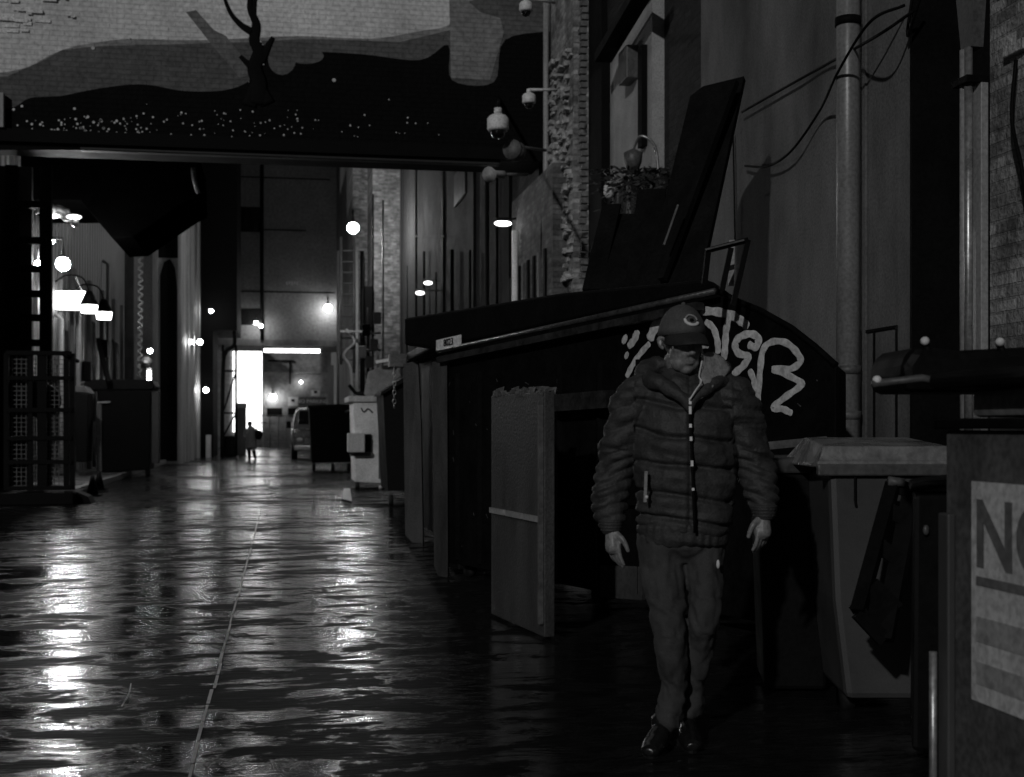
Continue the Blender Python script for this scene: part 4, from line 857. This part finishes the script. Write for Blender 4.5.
def hd(x, y, z): # head-local -> body-local (x right, y back, z up)
    pitch = math.radians(9); y2, z2 = y*math.cos(pitch)-z*math.sin(pitch)*-1*-1, z*math.cos(pitch)+y*math.sin(pitch)
    return hc+Vector((x*math.cos(yaw)-y2*math.sin(yaw), y2*math.cos(yaw)+x*math.sin(yaw), z2))
def hball(b, c, r, n=16, m=10):
    k0 = len(b.v); b.ball((0, 0, 0), r, n, m)
    for i in range(k0, len(b.v)): v = b.v[i]; b.v[i] = hd(v.x+c[0], v.y+c[1], v.z+c[2])
def hlimb(b, pts, rs, n=10, k=4): limb(b, [hd(*p) for p in pts], rs, n, k)
b = B()
hball(b, (0, .015, .035), (.076, .096, .098), 24, 16); hball(b, (0, -.030, -.035), (.060, .062, .082), 24, 16)      # skull, face
hball(b, (0, -.055, -.098), (.030, .028, .022)); hball(b, (.026, -.040, -.075), (.032, .04, .035)); hball(b, (-.026, -.040, -.075), (.032, .04, .035))   # chin, jaw
hball(b, (.034, -.052, -.018), (.028, .030, .024)); hball(b, (-.034, -.052, -.018), (.028, .030, .024))       # cheekbones
hlimb(b, [(0, -.078, .012), (0, -.095, -.012), (0, -.106, -.034)], [.010, .012, .014]); hball(b, (.013, -.090, -.037), (.010, .011, .009)); hball(b, (-.013, -.090, -.037), (.010, .011, .009))
hball(b, (0, -.080, .022), (.052, .018, .010)); hball(b, (0, -.080, -.062), (.024, .012, .005)); hball(b, (0, -.079, -.073), (.020, .012, .0055))   # brow, lips
for s_ in (-1, 1):
    hball(b, (s_*.030, -.074, .002), (.013, .010, .009)); hlimb(b, [(s_*.078, .012, .018), (s_*.088, .022, .012), (s_*.086, .016, -.012), (s_*.076, .006, -.026)], [.009, .011, .009, .007])
limb(b, [hd(0, .03, -.05), Vector((0, .02, 1.47)), Vector((0, .02, 1.40))], [.060, .060, .075])
limb(b, [(0, .02, 1.44), (0, .02, 1.34), (0, .02, 1.15), (0, .02, 1.0), (0, .02, .86)], [(.10, .07), (.17, .10), (.15, .10), (.14, .10), (.15, .10)])
ARML = [L(634, 402, .01), L(617, 464, .03), L(613, 520, -.04)]; ARMR = [L(733, 402, .01), L(751, 462, .05), L(761, 508, -.02)]
for A_, s_ in ((ARML, 1), (ARMR, -1)): limb(b, [A_[0], A_[1], A_[2]+(A_[2]-A_[1])*.1], [.055, .042, .028])
hand(b, ARML[2]+Vector((0, 0, -.03)), (.10, -.12, -1), 1, .55); hand(b, ARMR[2]+Vector((0, 0, -.015)), (-.02, -.15, -1), -1, .75)
LEGL = [L(662, 540, .02), L(668, 612, -.06), L(672, 700, -.02), L(664, 738, -.03)]; LEGR = [L(703, 540, .03), L(703, 612, -.04), L(692, 695, .10), L(688, 733, .08)]
for A_ in (LEGL, LEGR): limb(b, A_, [(.07, .075), .042, .030, .028])
fuse(b, 'body', SKIN, man, .0042, 2)
# jacket: torso, sleeves, collar
def wr(v, a, f_): return a*(noise.noise(v*f_)+.5*noise.noise(v*f_*2.3))
b = B()
limb(b, [(0, .02, 1.455), (0, .02, 1.40), (0, .02, 1.30), (0, .01, 1.18), (0, .01, 1.05), (.0, .01, .93), (-.01, .01, .865)], [(.110, .10), (.195, .125), (.212, .148), (.204, .152), (.196, .148), (.192, .143), (.182, .135)], 32, 8)
limb(b, [L(650, 392, .02), L(634, 402, .01), L(621, 440, .02), L(616, 470, .03), L(611, 500, .0), L(612, 523, -.03)], [.085, .088, .080, .076, .074, .055], 20, 6)
limb(b, [L(719, 392, .02), L(733, 402, .01), L(746, 438, .04), L(754, 465, .05), L(759, 490, .02), L(762, 508, -.01)], [.085, .088, .080, .074, .070, .053], 20, 6)
def jd(v):
    ax = abs(v.x+.0)
    arm = v.x < -.20 or v.x > .185
    d = wr(v, .012, 8)+wr(v, .003, 22)+wr(Vector((v.x*.6+v.z*.6, v.y, v.z*1.4)), .010, 12)
    if arm:
        p = (v.z+.35*abs(v.x)+.02*noise.noise(v*6)); per = .075 if v.z > 1.18 else .042
        d += .011*abs(math.sin(math.pi*p/per))-.006+.5*wr(Vector((v.x*3, v.y*3, v.z*14)), .010, 2)
    else:
        zz = v.z+.10*abs(v.x)*(1 if v.x > 0 else -1)+.02*noise.noise(v*5)
        s_ = min(abs((zz-q)) for q in (.90, 1.00, 1.12, 1.235, 1.35))
        d += -.022*math.exp(-(s_/.011)**2)+.006
        if v.y < 0: d += -.010*math.exp(-((v.x-.02)/.008)**2)
    return d
fuse(b, 'jacket', JAK, man, .0058, 2, jd)
b = B(); ring = []
for i in range(15):       # hem band
    pass
limb(b, [(-.01, .01, .872), (-.01, .008, .84), (-.012, .008, .825)], [(.188, .138), (.182, .132), (.178, .130)], 32, 5)
fuse(b, 'hem_band', JAK, man, .006, 2, lambda v: .002*math.sin(v.x*160+4*noise.noise(v*9)))
for A_, e in ((ARML, 0), (ARMR, 1)):
    b = B(); c = L(612, 526, -.035) if not e else L(762.5, 511, -.02); limb(b, [c+Vector((0, 0, .025)), c, c-Vector((0, 0, .02))], [.052, .046, .042], 18, 4)
    fuse(b, 'cuff', JAK, man, .004, 2, lambda v: .0015*math.sin(v.z*500))
# standing collar / hood folds
b = B()
limb(b, [(-.17, .03, 1.445), (-.13, -.06, 1.455), (-.07, -.12, 1.425), (.0, -.145, 1.375), (.018, -.15, 1.335)], [.030, .036, .030, .022, .012], 14, 6)
limb(b, [(-.17, .03, 1.445), (-.15, .10, 1.50), (-.06, .14, 1.52), (.06, .14, 1.52), (.14, .09, 1.51), (.16, .03, 1.48)], [.035, .045, .05, .05, .04, .03], 14, 6)
limb(b, [(.17, .02, 1.455), (.13, -.06, 1.445), (.08, -.115, 1.415), (.03, -.142, 1.375), (.018, -.15, 1.335)], [.030, .030, .024, .018, .012], 14, 6)
fuse(b, 'collar', JAK, man, .005, 2, lambda v: wr(v, .008, 16))
# turned back hood lining, pale
b = B(); hp = [Vector(p) for p in ((.062, -.105, 1.49), (.070, -.085, 1.560), (.105, -.05, 1.566), (.148, -.03, 1.54), (.172, -.02, 1.505), (.160, -.06, 1.475), (.105, -.125, 1.425), (.06, -.150, 1.375), (.050, -.14, 1.43))]
b.prism(hp, (.01, .025, .004)); fuse(b, 'hood_lining', JAK2, man, .004, 2, lambda v: wr(v, .005, 22))
# trousers
b = B()
limb(b, [(-.01, .02, .93), (-.01, .02, .86), (-.01, .02, .79)], [(.16, .12), (.165, .12), (.15, .115)], 24, 5)
limb(b, [L(662, 535, .02), L(663, 570, .0), L(668, 612, -.06), L(671, 645, -.045), L(673, 690, -.02), L(668, 722, -.02)], [(.096, .105), (.088, .095), (.070, .074), (.064, .070), (.052, .056), (.056, .066)], 20, 6)
limb(b, [L(704, 535, .03), L(705, 570, .01), L(704, 612, -.04), L(699, 645, .02), L(692, 690, .09), L(689, 718, .09)], [(.088, .10), (.078, .09), (.062, .070), (.056, .066), (.048, .055), (.052, .062)], 20, 6)
def td(v):
    d = wr(Vector((v.x*1.6, v.y*1.6, v.z*.7)), .012, 9)+wr(Vector((v.x+v.z*.5, v.y, v.z)), .006, 15)
    if v.z < .26 or .45 < v.z < .60: d += .0035*math.sin(v.z*75+v.x*90+9*noise.noise(v*6))
    return d
fuse(b, 'trousers', JEAN, man, .0058, 2, td)
# shoes
for (px, py, yy, tz) in ((661, 742, -.06, 0), (688, 738, .05, 0)):
    b = B(); c = L(px, py, yy); c.z = .0; dr = Vector((-.22 if px < 670 else .10, -1, 0)).normalized()
    limb(b, [c-dr*.09+Vector((0, 0, .045)), c+Vector((0, 0, .05)), c+dr*.10+Vector((0, 0, .036)), c+dr*.175+Vector((0, 0, .028))], [(.036, .045), (.042, .05), (.048, .036), (.036, .026)], 16, 5)
    limb(b, [c-dr*.04+Vector((0, 0, .05)), c-dr*.03+Vector((0, 0, .115))], [.045, .046], 14, 4)
    SH = fuse(b, 'shoe', SHOE, man, .0045, 3)
    b = B(); q = []
    for i in range(20):
        a_ = 2*math.pi*i/20; r_ = Vector((.044*math.cos(a_), 0, 0)); q.append(c+dr*(.04+.148*math.sin(a_))+Vector((dr.y, -dr.x, 0)).normalized()*(.047*math.cos(a_)*(1 if math.sin(a_) > -.2 else .8)))
    b.prism([Vector((p.x, p.y, .001)) for p in q], (0, 0, .020)); b.build('sole', RUB, SH, local=True)
# cap: dome, brim, button, emblem
b = B(); rs = []
for k_ in range(0, 9):
    a_ = math.pi/2*k_/8.3; rr = math.cos(a_)
    rs.append([hd(.092*rr*math.cos(2*math.pi*i/28), .010+.108*rr*math.sin(2*math.pi*i/28), .028+.124*math.sin(a_)+(.014*math.sin(2*math.pi*i/28)*-1 if k_ < 3 else 0)) for i in range(28)])
b.rings(rs); CAP = b.build('cap', CAPM, man, True, local=True)
b = B(); up_, dn_ = [], []
for j in range(7):
    f_ = j/6; row = []
    for i in range(15):
        a_ = math.pi*(i/14); x = .079*math.cos(a_); y0_ = -.008-.084*math.sin(a_)**.8; ext = .074*math.sin(a_)**.7*f_
        row.append((x*(1+.03*f_), y0_-ext, .052-.022*f_-.016*f_*f_-.018*(abs(math.cos(a_))**2)))
    up_.append([hd(*p) for p in row]); dn_.append([hd(p[0], p[1], p[2]-.004) for p in row])
vs = [p for r in up_ for p in r]+[p for r in dn_ for p in r]; o_ = 7*15; fs = []
for j in range(6):
    for i in range(14):
        a_ = j*15+i; fs.append((a_, a_+1, a_+16, a_+15)); fs.append((o_+a_, o_+a_+15, o_+a_+16, o_+a_+1))
for i in range(14): fs.append((i, o_+i, o_+i+1, i+1)); a_ = 90+i; fs.append((a_, a_+1, o_+a_+1, o_+a_))
for j in range(6): a_ = j*15; fs.append((a_, a_+15, o_+a_+15, o_+a_)); a_ = j*15+14; fs.append((a_, o_+a_, o_+a_+15, a_+15))
b.add(vs, fs); b.build('brim', mat('brim_fabric', .02, .8), CAP, True, local=True)
b = B(); b.ball(hd(0, .01, .153), .009, 10, 6); b.build('button', CAPM, CAP, True, local=True)
def capp(x, z): # point on the dome front for emblem coordinates
    sz = max(-1, min(1, (z-.028)/.118)); rr = math.sqrt(max(0, 1-sz*sz)); sx_ = max(-1, min(1, x/(.087*max(rr, .05)))); return hd(x*1.02, .010-.105*rr*math.sqrt(max(0, 1-sx_*sx_))-.007, z+.004)
b = B(); b.tube(spl([capp(x, z) for x, z in ((-.030, .098), (-.024, .083), (-.004, .075), (.016, .078), (.022, .085))], 5), [.003]+[.0065]*19+[.004], 8); b.build('emblem', WHITE, CAP, True, local=True)
b = B(); b.tube(spl([capp(x, z) for x, z in ((-.026, .100), (-.010, .112), (.012, .106), (.020, .092))], 5), .0035, 8); b.build('emblem', PIPE, CAP, True, local=True)
b = B(); b.ball(capp(-.004, .093), (.008, .004, .008), 10, 6); b.build('emblem', DARK, CAP, True, local=True)
# earphone cord, zip
b = B(); b.tube(spl([hd(.084, -.004, -.010), hd(.072, -.045, -.055), Vector((.055, -.13, 1.47)), Vector((.062, -.16, 1.445)), Vector((.040, -.175, 1.41)), Vector((.018, -.178, 1.375))], 8), .0034, 6); b.build('earphone_cord', CORD, man, True, local=True)
b = B(); b.ball(hd(-.088, .010, -.004), (.006, .008, .012)); b.build('earphone', CORD, man, True, local=True)
b = B()
zp = lambda z_: Vector((.02+.04*max(0, 1.30-z_), -.147-.018*math.sin((z_-.85)/.6*math.pi), z_))
b.tube([zp(.86+i*.045) for i in range(12)], .006, 6); ZIP = b.build('zip_strip', DARK, man, True, local=True)
for z_, ln in ((1.37, .024), (1.335, .03), (1.275, .014), (1.225, .016), (1.13, .022), (1.03, .01)):
    b = B(); q = zp(z_); b.box(q.x-.005, q.x+.005, q.y-.013, q.y-.004, z_-ln/2, z_+ln/2); b.build('press_stud', CORD, ZIP, local=True)
b = B(); b.ball(L(648, 495, -.155), (.007, .005, .007)); b.build('pocket_stud', CORD, man, True, local=True)
b = B(); b.obox(L(646, 470, -.152), (.012, 0, 0), (-.004, -.005, -.12), (0, .008, 0)); b.build('pocket_trim', JAK2, man, local=True)
b = B(); b.ball(L(717, 561, -.09), (.007, .006, .018)); b.build('key_tag', CORD, man, True, local=True)

# distant pedestrian seen from behind, with a bag
pl = P(251, 459.2, 50.6); pl.z = 0
ped = thing('person', 'distant pedestrian in a long coat with a dark shoulder bag by the glowing doorway panel', 'person', pl, math.radians(-12))
b = B(); hh = Vector((-.04, -.04, 1.36)); b.ball(hh, (.085, .10, .12)); limb(b, [hh, (0, .0, 1.2)], [.05, .06])
limb(b, [(0, 0, 1.24), (0, 0, 1.0), (0, 0, .75)], [(.15, .10), (.16, .11), (.14, .1)]); limb(b, [(-.1, 0, .75), (-.06, 0, .4), (-.05, .02, .08)], [.08, .06, .04]); limb(b, [(.1, 0, .75), (.12, -.06, .4), (.16, .05, .08)], [.08, .06, .04])
limb(b, [(-.17, 0, 1.18), (-.22, -.05, .95), (-.17, -.16, .80)], [.055, .045, .035]); limb(b, [(.17, 0, 1.18), (.23, .02, .95), (.24, -.1, .82)], [.055, .045, .035])
fuse(b, 'body', SKIN, ped, .014, 2)
b = B(); limb(b, [(0, 0, 1.26), (0, 0, 1.15), (0, 0, .95), (0, 0, .65), (.01, 0, .46)], [(.09, .07), (.20, .14), (.21, .15), (.22, .16), (.24, .17)], 20); limb(b, [(-.18, 0, 1.18), (-.24, -.05, .95), (-.19, -.14, .84)], [.075, .065, .055]); limb(b, [(.18, 0, 1.18), (.25, .02, .95), (.25, -.08, .86)], [.075, .065, .055])
fuse(b, 'coat', mat('coat_wool', .12, .9, .3, 8), ped, .014, 3, lambda v: wr(v, .012, 6))
b = B(); limb(b, [(-.1, 0, .5), (-.07, 0, .25), (-.06, .02, .06)], [.09, .075, .06]); limb(b, [(.1, 0, .5), (.13, -.03, .25), (.16, .05, .06)], [.09, .075, .06]); limb(b, [(-.06, .05, .04), (-.07, -.14, .035)], [.05, .035]); limb(b, [(.16, .07, .04), (.20, -.1, .035)], [.05, .035])
fuse(b, 'trousers', DARK, ped, .014, 2)
b = B(); b.ball(hh+Vector((0, .02, .05)), (.10, .115, .10)); b.build('hat', DARK, ped, True, local=True)
b = B(); limb(b, [(.27, -.1, 1.10), (.33, -.1, .98), (.31, -.1, .82)], [(.10, .09), (.16, .12), (.12, .10)]); fuse(b, 'shoulder_bag', BLACKM, ped, .015, 3)

# ================================================================= VAN
vp = atG(300, 459.5)
VY = vp.y; xl = atY(292, 440, VY).x; VW = 1.95
van = thing('van', 'van with lit windscreen edge parked facing the camera behind the black dumpster', 'van', (xl+VW/2, VY, 0))
sec = []   # cross-sections along the length: (y, half width, z bottom, z belt, z roof, roof half width)
for (y, w_, zb_, zm_, zt_, wr_) in ((0, .84, .42, .86, .98, .74), (.12, .93, .34, .95, 1.10, .82), (.75, .97, .32, 1.08, 1.22, .84), (1.0, .975, .32, 1.12, 1.36, .80), (1.65, .975, .32, 1.16, 1.98, .76), (2.2, .975, .32, 1.16, 2.05, .78), (4.6, .975, .34, 1.16, 2.05, .78), (4.9, .95, .42, 1.1, 1.95, .76)):
    half = [(w_*.92, zb_), (w_, zb_+.15), (w_, zm_), (w_*.985, zm_+.03), (wr_, zt_-.06), (wr_-.08, zt_)]
    sec.append([Vector((x, y, z)) for x, z in half]+[Vector((-x, y, z)) for x, z in reversed(half)])
PAINT = mat('van_paint', .10, .22, .1, 3, .02, spec=.8)
b = B(); b.rings(sec); b.build('body', PAINT, van, local=True, bevel=.03)
def slope(x, f_, out=.012):   # point on the windscreen plane between y=1.0 and 1.65
    y = 1.0+.65*f_; z = 1.36+.62*f_; return Vector((x, y-out, z+out*.6))
b = B(); b.prism([slope(-.72, .02), slope(.72, .02), slope(.66, .88), slope(-.66, .88)], (0, -.006, .006)); b.build('windscreen', GLASSD, van, local=True)
b = B(); b.tube([slope(-.3, .0, .03), slope(-.62, .35, .03)], .012, 6); b.build('wiper', BLACKM, van, True, local=True)
b = B(); b.box(-.50, .50, -.015, .02, .60, .86); g_ = b.build('grille', DARK, van, local=True)
b = B()
for i in range(4): b.box(-.49, .49, -.025, -.016, .63+i*.06, .65+i*.06)
b.build('grille_bar', GALV, g_, local=True)
for s_ in (-1, 1):
    b = B(); b.ball((s_*.68, .03, .78), (.14, .06, .09)); b.build('headlight', mat('lamp_glass', .5, .1, .1, spec=.9), van, True, local=True)
    b = B(); b.box(s_*1.10-.09, s_*1.10+.09, 1.05, 1.12, 1.22, 1.50); mr_ = b.build('mirror', BLACKM, van, local=True, bevel=.03)
    b = B(); b.bar((s_*.96, 1.1, 1.25), (s_*1.05, 1.09, 1.3), .04); b.build('mirror_arm', BLACKM, mr_, local=True)
    for y in (.85, 4.0):
        b = B(); b.tube([(s_*.99, y, .34), (s_*.97, y, .34), (s_*.78, y, .34), (s_*.76, y, .34)], [.30, .34, .34, .30], 24); w_ = b.build('tyre', RUB, van, True, local=True)
        b = B(); b.tube([(s_*1.0, y, .34), (s_*.97, y, .34)], [.19, .21], 20); b.build('rim', GALV, w_, True, local=True)
    b = B(); b.prism([(s_*.978, 1.75, 1.22), (s_*.978, 2.9, 1.22), (s_*.82, 2.9, 1.88), (s_*.82, 1.95, 1.88)], (s_*.012, 0, .004)); b.build('side_window', GLASSD, van, local=True)
b = B(); b.box(-.90, .90, -.07, .08, .36, .55); b.build('bumper', GALV, van, local=True, bevel=.03)
b = B(); b.box(-.26, .26, -.085, -.073, .40, .51); b.build('number_plate', WHITE, van, local=True)

# ================================================================= LIGHT, SKY, CAMERA
wd = bpy.data.worlds.new('World'); sc.world = wd; wd.use_nodes = True; nt = wd.node_tree
bg = nt.nodes['Background']; sky = nt.nodes.new('ShaderNodeTexSky'); sky.sky_type = 'NISHITA'; sky.sun_disc = False
D = Vector((.5, .78, -.37)).normalized()
sky.sun_elevation = math.asin(-D.z); sky.sun_rotation = math.atan2(-D.x, -D.y)
bw = nt.nodes.new('ShaderNodeRGBToBW'); nt.links.new(sky.outputs[0], bw.inputs[0]); nt.links.new(bw.outputs[0], bg.inputs[0]); bg.inputs[1].default_value = .0003
sl = bpy.data.lights.new('sun', 'SUN'); sl.energy = .72; sl.angle = math.radians(1.2); so = bpy.data.objects.new('sun', sl); C.objects.link(so)
so.rotation_euler = D.to_track_quat('-Z', 'Y').to_euler()
cam = bpy.data.cameras.new('camera'); co = bpy.data.objects.new('camera', cam); C.objects.link(co); sc.camera = co
co.location = (0, 0, H); co.rotation_euler = (math.radians(90), 0, -TH); cam.sensor_width = 36; cam.lens = F/1024*36; cam.clip_end = 1500; cam.clip_start = .05
cam.shift_y = (HZ-388.5)/1024
cam.dof.use_dof = True; cam.dof.focus_distance = 7; cam.dof.aperture_fstop = 3.5
vs_ = sc.view_settings; vs_.view_transform = 'Standard'; vs_.look = 'None'; vs_.exposure = 0; vs_.gamma = 1; vs_.use_curve_mapping = False
sc.cycles.use_denoising = True; sc.cycles.max_bounces = 6; sc.cycles.sample_clamp_indirect = 40; sc.cycles.use_light_tree = True
